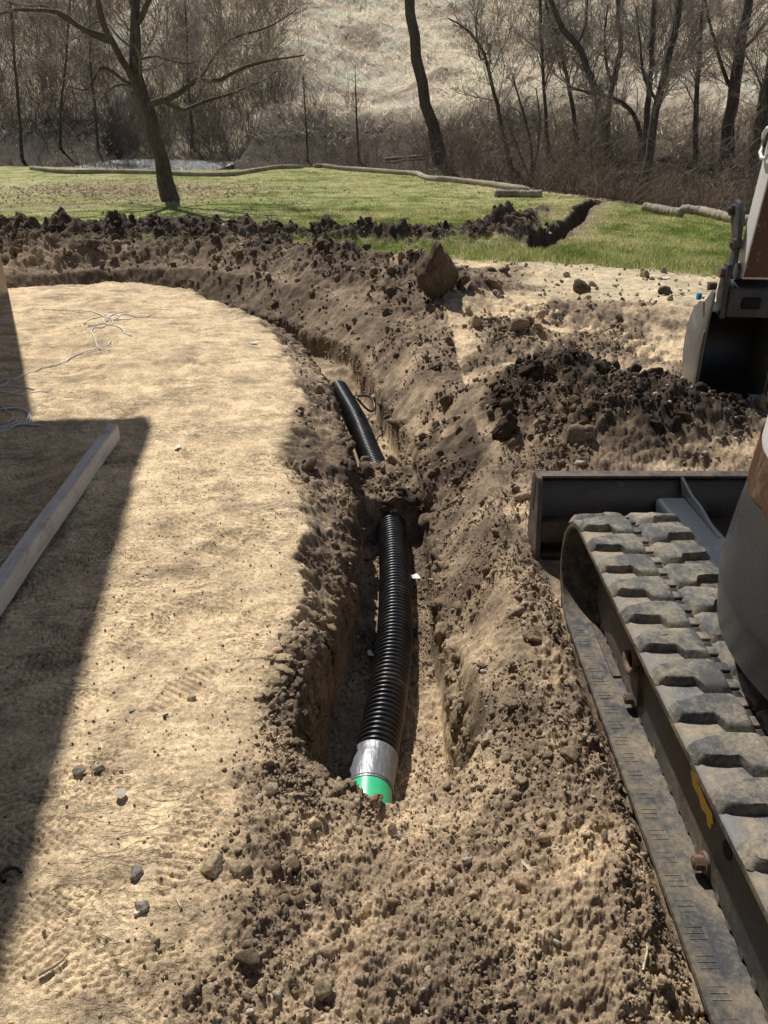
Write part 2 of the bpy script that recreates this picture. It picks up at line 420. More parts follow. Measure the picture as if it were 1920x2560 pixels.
def soil_mat(name, bumpd=.006, big=True):
    m, nt, b = new_mat(name); v = coords(nt); c = attr_col(nt)
    f1 = noise(nt, v, 1.7, 3, .6); f2 = noise(nt, v, 9, 6, .7); f3 = noise(nt, v, 70, 5, .75); f4 = noise(nt, v, 340, 3, .7)
    c = mixc(nt, 1.0, c, ramp(nt, f2, [(.28, g3(.62)), (.72, g3(1.32))]), 'MULTIPLY')
    c = mixc(nt, 1.0, c, ramp(nt, f3, [(.32, g3(.50)), (.50, g3(1.0)), (.70, g3(1.42))]), 'MULTIPLY')  # soil speckle, with tiny clod shadows painted in as dark grains
    c = mixc(nt, 1.0, c, ramp(nt, f4, [(.34, g3(.60)), (.64, g3(1.36))]), 'MULTIPLY')
    at_ = N(nt, 'ShaderNodeAttribute', attribute_name='Col')
    if big:
        mp = N(nt, 'ShaderNodeMapping'); mp.inputs['Scale'].default_value = (9, 21, 14); nt.links.new(v, mp.inputs['Vector'])
        fl = noise(nt, mp.outputs[0], 1.0, 5, .62, .7); fm = noise(nt, v, 2.6, 3, .6)
        line = ramp(nt, fl, [(.455, g3(0)), (.495, g3(1)), (.535, g3(0))]); msk = ramp(nt, fm, [(.42, g3(0)), (.6, g3(1))])
        line = mixc(nt, 1.0, line, msk, 'MULTIPLY'); line = mixc(nt, 1.0, line, at_.outputs['Alpha'], 'MULTIPLY')
        c = mixc(nt, line, c, mixc(nt, 1.0, c, g3(.86), 'MULTIPLY'))  # cracks in the pad, darkened with crevice shade painted in
    if big: c = mixc(nt, 1.0, c, ramp(nt, f1, [(.3, g3(.84)), (.7, g3(1.14))]), 'MULTIPLY')
    nt.links.new(c, b.inputs['Base Color'])
    b.inputs['Roughness'].default_value = .95; b.inputs['Specular IOR Level'].default_value = .12
    n1 = bump(nt, noise(nt, v, 55, 6, .75), bumpd * 1.6, .8)
    n2 = bump(nt, noise(nt, v, 260, 4, .75), bumpd * .5, .9, n1)
    if big and name == 'soil':
        iv = N(nt, 'ShaderNodeMath', operation='SUBTRACT'); iv.inputs[0].default_value = 1; nt.links.new(line, iv.inputs[1])
        n2 = bump(nt, iv.outputs[0], .004, 1.0, n2)
    nt.links.new(n2, b.inputs['Normal'])
    return m
def bark_mat(name, c1, c2, scale=6, bmp=.02):
    m, nt, b = new_mat(name); v = coords(nt)
    mp = N(nt, 'ShaderNodeMapping'); mp.inputs['Scale'].default_value = (1, 1, .22); nt.links.new(v, mp.inputs['Vector'])
    f = noise(nt, mp.outputs[0], scale * 4, 6, .7); f2 = noise(nt, v, scale * .3, 3, .6)
    c = ramp(nt, f, [(.32, c1), (.66, c2)])
    c = mixc(nt, 1.0, c, ramp(nt, f2, [(.3, g3(.75)), (.7, g3(1.2))]), 'MULTIPLY')
    nt.links.new(c, b.inputs['Base Color']); b.inputs['Roughness'].default_value = .9; b.inputs['Specular IOR Level'].default_value = .2
    nt.links.new(bump(nt, f, bmp), b.inputs['Normal'])
    return m
def col_mat(name, rough=.9, trans=0.0, var=0.0):
    """matt material coloured by the mesh's own colour attribute, optionally letting light through"""
    m, nt, b = new_mat(name); c = attr_col(nt)
    nt.links.new(c, b.inputs['Base Color']); b.inputs['Roughness'].default_value = rough; b.inputs['Specular IOR Level'].default_value = .15
    if trans:
        tr = N(nt, 'ShaderNodeBsdfTranslucent'); nt.links.new(c, tr.inputs['Color'])
        mx = N(nt, 'ShaderNodeMixShader'); mx.inputs[0].default_value = trans
        nt.links.new(b.outputs[0], mx.inputs[1]); nt.links.new(tr.outputs[0], mx.inputs[2])
        nt.links.new(mx.outputs[0], nt.nodes['Material Output'].inputs['Surface'])
    return m
# ------------------------------------------------------------------ world, sun, camera
w = bpy.data.worlds.new("World"); sc.world = w; w.use_nodes = True
nt = w.node_tree
sky = nt.nodes.new('ShaderNodeTexSky'); sky.sky_type = 'NISHITA'; sky.sun_disc = False
sky.sun_elevation = SUN_EL; sky.sun_rotation = SUN_AZ; sky.air_density = 1.0; sky.dust_density = .8
bg = nt.nodes['Background']; bg.inputs['Strength'].default_value = .065
nt.links.new(sky.outputs[0], bg.inputs['Color'])
sl = bpy.data.lights.new('sun', 'SUN'); sl.energy = 5.0; sl.angle = math.radians(.53); sl.color = (1.0, .965, .91)
so = bpy.data.objects.new('sun', sl); col.objects.link(so)
so.rotation_euler = SUN_TO.to_track_quat('Z', 'Y').to_euler(); so.location = (-10, 20, 30)
cam = bpy.data.cameras.new('camera'); co = bpy.data.objects.new('camera', cam); col.objects.link(co)
co.location = (0, 0, CAMZ); co.rotation_euler = (math.pi / 2 - PITCH, 0, 0)
cam.sensor_fit = 'VERTICAL'; cam.sensor_height = 34.6; cam.sensor_width = 26; cam.lens = 34.6 * FPX / 2560
cam.clip_start = .05; cam.clip_end = 2000
sc.camera = co
sc.render.resolution_x = 768; sc.render.resolution_y = 1024
sc.view_settings.view_transform = 'Standard'; sc.view_settings.look = 'None'; sc.view_settings.exposure = 0; sc.view_settings.gamma = 1
sc.cycles.max_bounces = 6; sc.cycles.diffuse_bounces = 3; sc.cycles.glossy_bounces = 3; sc.cycles.transparent_max_bounces = 6
sc.cycles.use_denoising = True
# ------------------------------------------------------------------ ground sheet
MID = np.array([.49, .365, .238]); TAN = np.array([.72, .548, .342]); BROWN = np.array([.270, .200, .138]); DARK = np.array([.058, .041, .030])
GREEN = np.array([.175, .222, .048]); DRY = np.array([.50, .44, .22]); LITTER = np.array([.20, .155, .105]); STRAW = np.array([.57, .47, .31])
HILLC = np.array([.90, .77, .58])
def lerp(a, b, t): return a + (b - a) * t[:, None]
def soil_color(x, y, T):
    n1 = fbm(x * 1.6, y * 1.6, 4, 201); n2 = fbm(x * 6, y * 6, 3, 205); n3 = fbm(x * .5, y * .5, 2, 209)
    c = np.broadcast_to(TAN, (len(x), 3)).copy()
    # loose soil is browner
    c = lerp(c, MID, np.clip(T['loose'] * (.72 + .35 * n2 + .45 * n1), 0, 1))
    browness = np.clip(T['loose'] * (.76 + .24 * (x > .25) * sstep(2.0, 3.2, y) + .35 * sstep(6, 9, y) - .16 * (1 - sstep(1.5, 2.4, y)) + .40 * n1 + .30 * n2), 0, 1)
    c = lerp(c, BROWN, browness)
    dk = np.zeros_like(x)
    dk = np.maximum(dk, T['pile'] * (.95 + .3 * n2 + .3 * n1))
    far = sstep(6.5, 9, y)
    dk = np.maximum(dk, np.clip(T['berm'] * 3.5, 0, 1) * (.14 + .50 * far + .35 * n1 + .2 * n2))
    dk = np.maximum(dk, T['soilrow'] * (y > 10.9) * (.85 + .2 * n2))
    dk = np.maximum(dk, (1 - sstep(.2, .36, T['l2'])) * (y > 11.5) * .9)
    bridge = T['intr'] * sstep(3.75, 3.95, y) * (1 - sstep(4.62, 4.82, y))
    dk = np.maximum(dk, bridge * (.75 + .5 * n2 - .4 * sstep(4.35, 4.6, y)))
    dk = np.maximum(dk, T['wallm'] * (1 - T['right']) * (.06 + .30 * n1 + .25 * n2))  # dark patches on the left wall only, part of its painted shade
    dk = np.maximum(dk, T['loose'] * np.clip(.9 * n1 - .08 + .4 * n2, 0, .48) * (.45 + .55 * sstep(1.6, 2.6, y)))
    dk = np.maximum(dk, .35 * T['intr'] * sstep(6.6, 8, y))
    c = lerp(c, DARK, np.clip(dk, 0, 1))
    # scattered dark crumbs and damp stains on the pad
    st = np.clip(fbm(x * 2.6, y * 3.4, 5, 221, .6) - .12, 0, 1) * T['sand']
    c = lerp(c, BROWN, np.clip(st * .8, 0, .6))
    c = lerp(c, TAN * 1.12, np.clip(T['packed'] + .0, 0, 1) * .55 * (1 - T['pile']) * (1 - T['soilrow']))
    pr = T.get('print', np.zeros_like(x))
    c = lerp(c, TAN * 1.05, np.clip(pr, 0, 1) * .8 * (1 - T['pile'] * .7))
    c = lerp(c, STRAW, T['straw'] * np.clip(.75 + .4 * n2, 0, 1))
    c = lerp(c, BROWN * .75, T['verge'] * .95)
    gc = GREEN * (1 + .25 * n1 + .2 * n2)[:, None]
    dry = np.clip(.25 + .35 * fbm(x * 3.5, y * 3.5, 3, 225) + .10 * (x > 2) + .42 * n3 + .4 * n1 + sstep(14, 24, y) * .25, 0, .85)
    lit = np.exp(-(((x + 6.6) / 3.0) ** 2 + ((y - 22.5) / 2.6) ** 2)) * (.7 + .6 * n1)
    lit = np.maximum(lit, np.exp(-((y - 17.3 - .28 * (x + 8)) / .45) ** 2) * (x < -4) * (.75 + .4 * n2))
    gc = lerp(gc, DRY, dry)
    gc = lerp(gc, np.array([.40, .31, .21]), np.clip(lit, 0, .9))
    c = lerp(c, gc, T['grass'])
    d = T['d']
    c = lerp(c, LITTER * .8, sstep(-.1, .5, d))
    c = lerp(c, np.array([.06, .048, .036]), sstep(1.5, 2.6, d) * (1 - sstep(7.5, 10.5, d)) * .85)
    hc = HILLC * (1 + .12 * n2 + .18 * fbm(x * .35, y * .35, 3, 231))[:, None]
    red = np.clip(fbm(x * .22, y * .35, 3, 235) * 1.5 - .2, 0, .7)
    hc = lerp(hc, np.array([.20, .14, .10]), red)
    c = lerp(c, hc, sstep(8, 12, d))
    return np.clip(c, .005, .9)
ang = np.concatenate([np.radians(np.arange(-180, -46, 3.0)), np.radians(np.arange(-46, -30, .16)), np.radians(np.arange(-30, 36, .095)), np.radians(np.arange(36, 46, .16)), np.radians(np.arange(46, 180, 3.0))])
rs = [.55]
while rs[-1] < 13.5: rs.append(rs[-1] + min(max((rs[-1] ** 2 + CAMZ ** 2) / (770 * CAMZ) * 1.15, .0035), .024))
while rs[-1] < 36: rs.append(rs[-1] + .10)
while rs[-1] < 75: rs.append(rs[-1] + .35)
while rs[-1] < 900: rs.append(rs[-1] * 1.12)
rs = np.array(rs)
A, Rr = np.meshgrid(ang, rs)
gx = (np.sin(A) * Rr).ravel(); gy = (np.cos(A) * Rr).ravel()
T = terrain(gx, gy)
gz = T['z']
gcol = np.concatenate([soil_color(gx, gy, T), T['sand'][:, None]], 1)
nA, nR = len(ang), len(rs)
# crumbly trench walls: push the steep faces in and out along their own normals
GX3 = np.stack([gx, gy, gz], 1).reshape(nR, nA, 3)
du = np.roll(GX3, -1, 1) - np.roll(GX3, 1, 1); dv_ = np.gradient(GX3, axis=0)
nm = np.cross(du, dv_).reshape(-1, 3); nm /= np.linalg.norm(nm, axis=1, keepdims=True) + 1e-12
nm *= np.sign(nm[:, 2:3] + 1e-9)
seg_ = np.concatenate([[0], np.cumsum(np.hypot(*np.diff(T1[:, :2], axis=0).T))])
wi = np.nonzero((T['wallm'] > .02) & (gy < 11))[0]
st_ = np.interp(T['par'][wi], np.arange(len(T1)), seg_) + np.where(T['right'][wi], 40, 0); zz_ = gz[wi]
steep = sstep(.98, .75, nm[wi, 2]) * T['wallm'][wi]
dsp = 1.35 * (.050 * lumps(st_, zz_, 9, 14, .5) + .036 * lumps(st_, zz_, 21, 15, .6) + .018 * lumps(st_, zz_, 48, 16, .65) + .020 * fbm(st_ * 9, zz_ * 9, 4, 131, .6))
off_ = nm[wi] * (steep * dsp)[:, None]; off_[:, 2] *= .5
gx[wi] += off_[:, 0]; gy[wi] += off_[:, 1]; gz[wi] += off_[:, 2]
wn = fbm(st_ * 2.2, zz_ * 5, 4, 141); wn2 = fbm(st_ * 9, zz_ * 12, 3, 145)
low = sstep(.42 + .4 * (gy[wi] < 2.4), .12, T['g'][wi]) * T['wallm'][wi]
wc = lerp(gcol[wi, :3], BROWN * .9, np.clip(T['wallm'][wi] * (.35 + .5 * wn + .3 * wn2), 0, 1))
wc = lerp(wc, DARK * 1.6, np.clip(low * (1 - T['right'][wi] * .75) * (.62 + .4 * wn + .3 * wn2), 0, .92))  # shade of the lower left wall painted into the soil colour
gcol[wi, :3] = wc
idx = np.arange(nA * nR).reshape(nR, nA)
nxt = np.roll(idx, -1, 1)
Q = np.stack([idx[:-1], nxt[:-1], nxt[1:], idx[1:]], -1).reshape(-1, 4)[:, ::-1]
V = np.stack([gx, gy, gz], 1)
qd = T['d'][Q].mean(1); qg = T['grass'][Q].mean(1)
ishill = qd > 8.5; islawn = (qg > .5) & ~ishill
def submesh(name, mask, mat, extra=None):
    f = Q[mask]
    u, inv = np.unique(f, return_inverse=True)
    return np_mesh(name, V[u], [inv.reshape(-1, 4)], mat, smooth=True, colors=gcol[u])
M_soil = soil_mat('soil', .004)
M_clod = soil_mat('clod_soil', .004, big=False)
M_hill = soil_mat('dry_hill', .05)
M_lawn = soil_mat('turf', .012)
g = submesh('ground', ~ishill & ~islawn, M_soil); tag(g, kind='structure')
# the middle of the polar sheet, under the photographer
me_v = np.concatenate([[[0, 0, gz[:nA].mean()]], V[:nA]]); k = np.arange(nA)
cf = np.stack([np.zeros(nA, int), 1 + (k + 1) % nA, 1 + k], 1)
o = np_mesh('ground', me_v, [cf], M_soil, smooth=True, colors=np.broadcast_to(TAN * .8, (nA + 1, 3))); tag(o, kind='structure')
tag(submesh('lawn', islawn, M_lawn), kind='structure')
tag(submesh('hillside', ishill, M_hill), kind='structure')
# creek
m, nt, b = new_mat('creek_water')
b.inputs['Base Color'].default_value = (.22, .22, .21, 1); b.inputs['Roughness'].default_value = .2; b.inputs['IOR'].default_value = 1.33
vv = coords(nt); nt.links.new(bump(nt, noise(nt, vv, 2.5, 4, .6), .35), b.inputs['Normal'])
xs = np.linspace(-13.2, -6.6, 60); ys = np.linspace(31, 50, 60)
XX, YY = np.meshgrid(xs, ys); ii = np.arange(3600).reshape(60, 60)
cf = np.stack([ii[:-1, :-1], ii[:-1, 1:], ii[1:, 1:], ii[1:, :-1]], -1).reshape(-1, 4)
cv = np.stack([XX.ravel(), YY.ravel(), np.full(3600, WATER_Z)], 1)
dd = edge_dist(cv[:, 0], cv[:, 1])[cf].mean(1)
o = np_mesh('creek', cv, [cf[(dd > 1.2) & (dd < 10)]], m, smooth=True); tag(o, kind='structure')
# ------------------------------------------------------------------ loose clods and pebbles (uncountable)
def ico(n):
    bm = bmesh.new(); bmesh.ops.create_icosphere(bm, subdivisions=n, radius=1)
    v = np.array([p.co[:] for p in bm.verts]); bm.verts.index_update()
    f = np.array([[q.index for q in p.verts] for p in bm.faces]); bm.free(); return v, f
ICO = {n: ico(n) for n in (1, 2, 3, 4)}
def rot_rand(n, rng):
    q = rng.normal(size=(n, 4)); q /= np.linalg.norm(q, axis=1, keepdims=True)
    a, b, c, d = q.T
    return np.stack([np.stack([1 - 2 * (c * c + d * d), 2 * (b * c - a * d), 2 * (b * d + a * c)], -1),
                     np.stack([2 * (b * c + a * d), 1 - 2 * (b * b + d * d), 2 * (c * d - a * b)], -1),
                     np.stack([2 * (b * d - a * c), 2 * (c * d + a * b), 1 - 2 * (b * b + c * c)], -1)], 1)
def clod_shapes(n, lvl, rng, rough=.28, K_planes=9):
    v, f = ICO[lvl]
    out = np.ones((n, len(v)))
    for k, fr in ((4, 2.2), (4, 4.5), (3, 9.0) if lvl > 1 else (0, 1)):
        for _ in range(k):
            dr = rng.normal(size=(n, 3)); dr /= np.linalg.norm(dr, axis=1, keepdims=True)
            out += rough * (2.0 / fr) * .55 * np.sin(fr * (v @ dr.T).T + rng.random((n, 1)) * 6.28)
    if K_planes:
        pn = rng.normal(size=(n, K_planes, 3)); pn /= np.linalg.norm(pn, axis=2, keepdims=True)
        pd = .50 + .38 * rng.random((n, K_planes, 1))
        cut = np.min(pd / np.maximum(np.einsum('nkc,vc->nkv', pn, v), .05), axis=1)
        out = np.minimum(out, cut * (1 + .25 * (out - 1))) * 1.12
    sc3 = .65 + .6 * rng.random((n, 1, 3))
    P = v[None] * out[..., None] * sc3
    return np.einsum('nij,nvj->nvi', rot_rand(n, rng), P), f
def scatter(n, rmin, rmax, rng):
    a = np.radians(rng.uniform(-44, 40, n)); r = np.sqrt(rng.uniform(rmin ** 2, rmax ** 2, n))
    return np.sin(a) * r, np.cos(a) * r
cb = Batch()
for (s0, s1, dens, rmax, lvl) in ((.028, .075, 34, 14.5, 3), (.014, .03, 190, 12.5, 2), (.008, .018, 1300, 7.0, 2), (.0035, .008, 14000, 4.0, 1)):
    area = .5 * math.radians(84) * rmax ** 2
    x, y = scatter(int(dens * area), .8, rmax, RNG)
    TT = terrain(x, y)
    pr = TT['loose'] * (.40 + (2.6 if s1 > .02 else .8) * np.clip(TT['pile'] + TT['soilrow'] + TT['berm'] * 3, 0, 1)) * ((.5 + .5 * ((TT['lat'] > 0) & (y > 2.2))) if s1 > .02 else 1) 
    pr = pr * (1 - .8 * TT['packed']) * sstep(-.35, .35, fbm(x * 2.4, y * 2.4, 3, 301) + .12)
    pr = np.maximum(pr, .022 * TT['sand'] * (s1 < .01) + .10 * TT['straw'] * (s1 > .01))
    if s1 > .01: pr = np.where((np.abs(TT['lat']) < .24) & (y < 2.5), 0, pr)
    if s1 > .01: pr = np.where((np.abs(x + .02) < .17) & (y < 1.75) & (y > 1.38), 0, pr)
    if s1 > .02: pr = np.where((np.abs(x) < .26) & (y < 1.8), 0, pr)
    pr = np.where((y > 15) | (TT['grass'] > .4), 0, pr)
    # keep clear of the machine and the pipe
    pr = np.where((x > .66) & (x < 2.3) & (y < 3.0), 0, pr)
    if s1 > .02: pr = np.where((TT['intr'] > .5) & (y < 6.7), np.where((y > 3.88) & (y < 4.72), np.minimum(1, pr * 4), np.where(TT['g'] > .3, pr, pr * .12)), pr)
    m_ = RNG.random(len(x)) < pr
    x, y = x[m_], y[m_]; z = TT['z'][m_]
    T3 = {k: (v_[m_] if isinstance(v_, np.ndarray) else v_) for k, v_ in TT.items()}
    c = soil_color(x, y, T3)
    n = len(x); c = lerp(c, BROWN, .35 * (1 - np.clip(T3['pile'] + T3['soilrow'] * (y > 10.5) + T3['berm'] * 3, 0, 1))) * (.55 + .75 * RNG.random((n, 1)))
    peb = RNG.random(n) < .08
    if s1 > .035: peb[:] = False
    c[peb] = np.array([.52, .45, .35]) * (.7 + .5 * RNG.random((peb.sum(), 1)))
    size = s0 * (s1 / s0) ** (RNG.random(n) ** 1.8)
    if s1 > .02: size = np.where(y < 3.2, size * .62, size)
    P, f = clod_shapes(n, lvl, RNG, .40)
    P = P * size[:, None, None] * .8 + np.stack([x, y, z + size * .28], 1)[:, None, :]
    nv = P.shape[1]
    F = (f[None] + (np.arange(n) * nv)[:, None, None]).reshape(-1, 3)
    cb.add(P.reshape(-1, 3), F, np.repeat(c, nv, 0))
# crumbs sticking to the cut faces of the trench
wq = Q[(T['wallm'][Q].mean(1) > .25) & (V[Q][:, :, 1].mean(1) < 10.5)]
qa = np.linalg.norm(np.cross(V[wq[:, 2]] - V[wq[:, 0]], V[wq[:, 3]] - V[wq[:, 1]]), axis=1) / 2
qa *= (nm[wq[:, 0], 2] < .8)
for (s0, s1, n, lvl) in ((.016, .045, 420, 3), (.006, .016, 5200, 2)):
    pk_ = RNG.choice(len(wq), n, p=qa / qa.sum()); pv = V[wq[pk_]].mean(1)
    keep_ = fbm(pv[:, 1] * 3, pv[:, 2] * 4, 3, 151) > -.25; pk_, pv = pk_[keep_], pv[keep_]; n = len(pv)
    size = s0 * (s1 / s0) ** (RNG.random(n) ** 1.8)
    c = gcol[wq[pk_, 0], :3] * (.75 + .55 * RNG.random((n, 1)))
    P, f = clod_shapes(n, lvl, RNG, .40)
    P = P * size[:, None, None] * .8 + (pv + nm[wq[pk_, 0]] * (size * .2)[:, None])[:, None, :]
    nv = P.shape[1]; F = (f[None] + (np.arange(n) * nv)[:, None, None]).reshape(-1, 3)
    cb.add(P.reshape(-1, 3), F, np.repeat(c, nv, 0))
o = cb.build('soil_clods', M_clod, smooth=False); tag(o, 'loose brown clods and pebbles strewn over the dug soil', 'clods', kind='stuff')
# ------------------------------------------------------------------ grass blades (uncountable)
def blades(x, y, z, h, wdt, lean, c, rng):
    n = len(x); a = rng.random(n) * 6.28; b = rng.random(n) * 6.28
    base = np.stack([x, y, z - .01], 1)
    side = np.stack([np.cos(a), np.sin(a), np.zeros(n)], 1) * (wdt / 2)[:, None]
    tip = base + np.stack([np.cos(b) * lean * h, np.sin(b) * lean * h, h], 1)
    mid = base + (tip - base) * .5 + np.stack([np.zeros(n), np.zeros(n), h * .12], 1)
    P = np.stack([base - side, base + side, mid + side * .7, mid - side * .7, tip], 1)
    i = np.arange(n)[:, None] * 5
    return P.reshape(-1, 3), (i + np.array([[0, 1, 2, 3]])), (i + np.array([[3, 2, 4]])), np.repeat(c, 5, 0)
M_grass = col_mat('grass_blade', .7, .45)
V_, Q_, T_, C_ = [], [], [], []; off = 0
n = 190000
x = np.concatenate([RNG.uniform(-9, 8, n // 2), RNG.uniform(-2, 8, n // 2)]); y = np.concatenate([RNG.uniform(10, 32, n // 2), RNG.uniform(9, 17, n // 2)])
k = (np.abs(x) < .52 * y + .5); x, y = x[k], y[k]
TT = terrain(x, y)
k = RNG.random(len(x)) < TT['grass'] * (TT['d'] < -.1)
x, y = x[k], y[k]; z = TT['z'][k]; T3 = {q: (v_[k] if isinstance(v_, np.ndarray) else v_) for q, v_ in TT.items()}
c = soil_color(x, y, T3) * (.85 + .7 * RNG.random((len(x), 1)))
lush = np.exp(-np.abs(y - np.interp(x, [.6, 1.2, 2.6, 3.8, 6], [10.5, 10.5, 10.1, 9.5, 8.6])) / 1.2) * (x > .4)
h = (.025 + .03 * RNG.random(len(x))) * (1 + 1.7 * lush)
c = lerp(c, np.array([.13, .22, .035]), np.clip(lush * .8, 0, 1) * RNG.random(len(x)))
vb, q4, t3, cc = blades(x, y, z, h, .006 + .006 * RNG.random(len(x)), .7 * RNG.random(len(x)), c, RNG)
o = np_mesh('lawn_grass', vb, [q4, t3], M_grass, colors=cc); tag(o, 'short green blades of lawn grass between the soil heaps and the creek', 'grass', kind='stuff')
# dry grass of the hill
n = 130000
x = RNG.uniform(-26, 24, n); y = RNG.uniform(24, 72, n)
k = (np.abs(x) < .46 * y + 1); x, y = x[k], y[k]
TT = terrain(x, y); d = TT['d']
k = (d > 6.5) & (RNG.random(len(x)) < sstep(6.5, 10, d) * (.55 + .5 * fbm(x * .3, y * .3, 3, 401)))
x, y, z = x[k], y[k], TT['z'][k]; T3 = {q: (v_[k] if isinstance(v_, np.ndarray) else v_) for q, v_ in TT.items()}
c = np.array([.97, .85, .64]) * (.42 + .8 * RNG.random((len(x), 1))); c = lerp(c, soil_color(x, y, T3), np.full(len(x), .4))
vb, q4, t3, cc = blades(x, y, z,   .08 + .20 * RNG.random(len(x)), .02 + .03 * RNG.random(len(x)), .6 + 2.6 * RNG.random(len(x)), c, RNG)
o = np_mesh('dry_grass', vb, [q4, t3], col_mat('dry_blade', .8, .55), colors=cc); tag(o, 'flattened pale dry grass covering the far hillside', 'grass', kind='stuff')
# ------------------------------------------------------------------ bare trees and brush
def grow(P, R, n, rng, lo=.25, hi=1.0, ratio=.5, spread=.9, up=.25, K=5, rr=.55, wig=.12, minlen=.05):
    """n child strands on parent strands P (N,K,3)"""
    Np, Kp, _ = P.shape
    L = np.linalg.norm(np.diff(P, axis=1), axis=2).sum(1)
    wgt = L / L.sum()
    pi = rng.choice(Np, n, p=wgt); s = lo + (hi - lo) * rng.random(n)
    f = s * (Kp - 1); i0 = np.minimum(f.astype(int), Kp - 2); fr = (f - i0)[:, None]
    a = P[pi, i0]; b = P[pi, i0 + 1]
    base = a + (b - a) * fr; tan = b - a; tan /= np.linalg.norm(tan, axis=1, keepdims=True) + 1e-9
    rad = R[pi, i0] + (R[pi, i0 + 1] - R[pi, i0]) * fr[:, 0]
    dv = rng.normal(size=(n, 3)); dv -= (dv * tan).sum(1, keepdims=True) * tan; dv /= np.linalg.norm(dv, axis=1, keepdims=True)
    ang = spread * (.55 + .6 * rng.random((n, 1)))
    dr = tan * np.cos(ang) + dv * np.sin(ang); dr[:, 2] += up * rng.random(n); dr /= np.linalg.norm(dr, axis=1, keepdims=True)
    ln = np.maximum(L[pi] * ratio * (.35 + .9 * rng.random(n)) * (1.15 - .75 * s), minlen)
    C = np.zeros((n, K, 3)); C[:, 0] = base; cur = dr.copy()
    for k in range(1, K):
        cur = cur + rng.normal(size=(n, 3)) * wig * 1.6; cur[:, 2] += up * .12; cur /= np.linalg.norm(cur, axis=1, keepdims=True)
        C[:, k] = C[:, k - 1] + cur * (ln / (K - 1))[:, None]
    r0 = np.minimum(rad * rr, .0095 * ln + .003)
    RR = r0[:, None] * np.linspace(1, .35, K)[None]
    return C, RR
M_bark = bark_mat('dark_bark', (.05, .041, .034), (.18, .148, .118), 6, .03)
M_bark2 = bark_mat('grey_bark', (.05, .042, .035), (.17, .14, .115), 6, .02)
M_twig = bark_mat('twig_bark', (.17, .145, .12), (.42, .36, .30), 4, .0)
M_brush = bark_mat('brush_stems', (.13, .10, .074), (.40, .315, .23), 2, .0)
M_brush_dark = bark_mat('dark_brush_stems', (.10, .076, .056), (.36, .285, .215), 2, .0)
def resample(path, rad, K=14):
    P = spline(path, K); return P, np.interp(np.linspace(0, 1, K), np.linspace(0, 1, len(rad)), rad)
def make_tree(label, paths, counts, seed, mat=M_bark, group=None, flare=1.25, name='bare_tree', K=14, rmin=.0):
    """paths: list of (points, radii); the first is the trunk"""
    rng = np.random.default_rng(seed)
    base = paths[0][0][0]
    root = empty(name, base, label, 'tree', group)
    tb = Batch(); Ps, Rs = [], []
    for j, (pts, rad) in enumerate(paths):
        P, R = resample(pts, rad, K); R = R.copy()
        if j == 0: R[0] *= flare; R[1] *= 1 + (flare - 1) * .4; P[0, 2] -= .15
        P[1:-1] += rng.normal(size=P[1:-1].shape) * R[1:-1, None] * .18
        V1, F1 = strands(P[None], R[None], 10 if j == 0 else 7); tb.add(V1, F1); Ps.append(P); Rs.append(R)
    P = np.stack(Ps); R = np.stack(Rs)
    few = counts[0][0] < 20
    cbt = Batch(); lv = (P, R)
    for q, (n, ratio, S) in enumerate(counts):
        C, RR = grow(lv[0], lv[1], n, rng, lo=.35 if q == 0 else .2, ratio=ratio, spread=.85, up=.3 if q < 2 else .1, K=6 if q == 0 else 5)
        RR = np.maximum(RR, rmin if q else rmin * 1.3)
        V1, F1 = strands(C, RR, S); cbt.add(V1, F1); lv = (C, RR)
    if few:
        o_ = 0
        for v_, f_ in zip(cbt.V, cbt.F): tb.add(v_, f_ - o_); o_ += len(v_)
    else: cbt.build('branches', M_twig, root)
    tb.build('trunk', mat, root)
    return root
def ypath(pts, y0, dy=0.0):
    """picture path at distance y0 (dy: drift in depth along it)"""
    n = len(pts)
    return [at_y(u, v, y0 + dy * i / max(n - 1, 1)) for i, (u, v) in enumerate(pts)]
def px(w_, y): return w_ * y * .80 / FPX / 2          # picture width -> radius
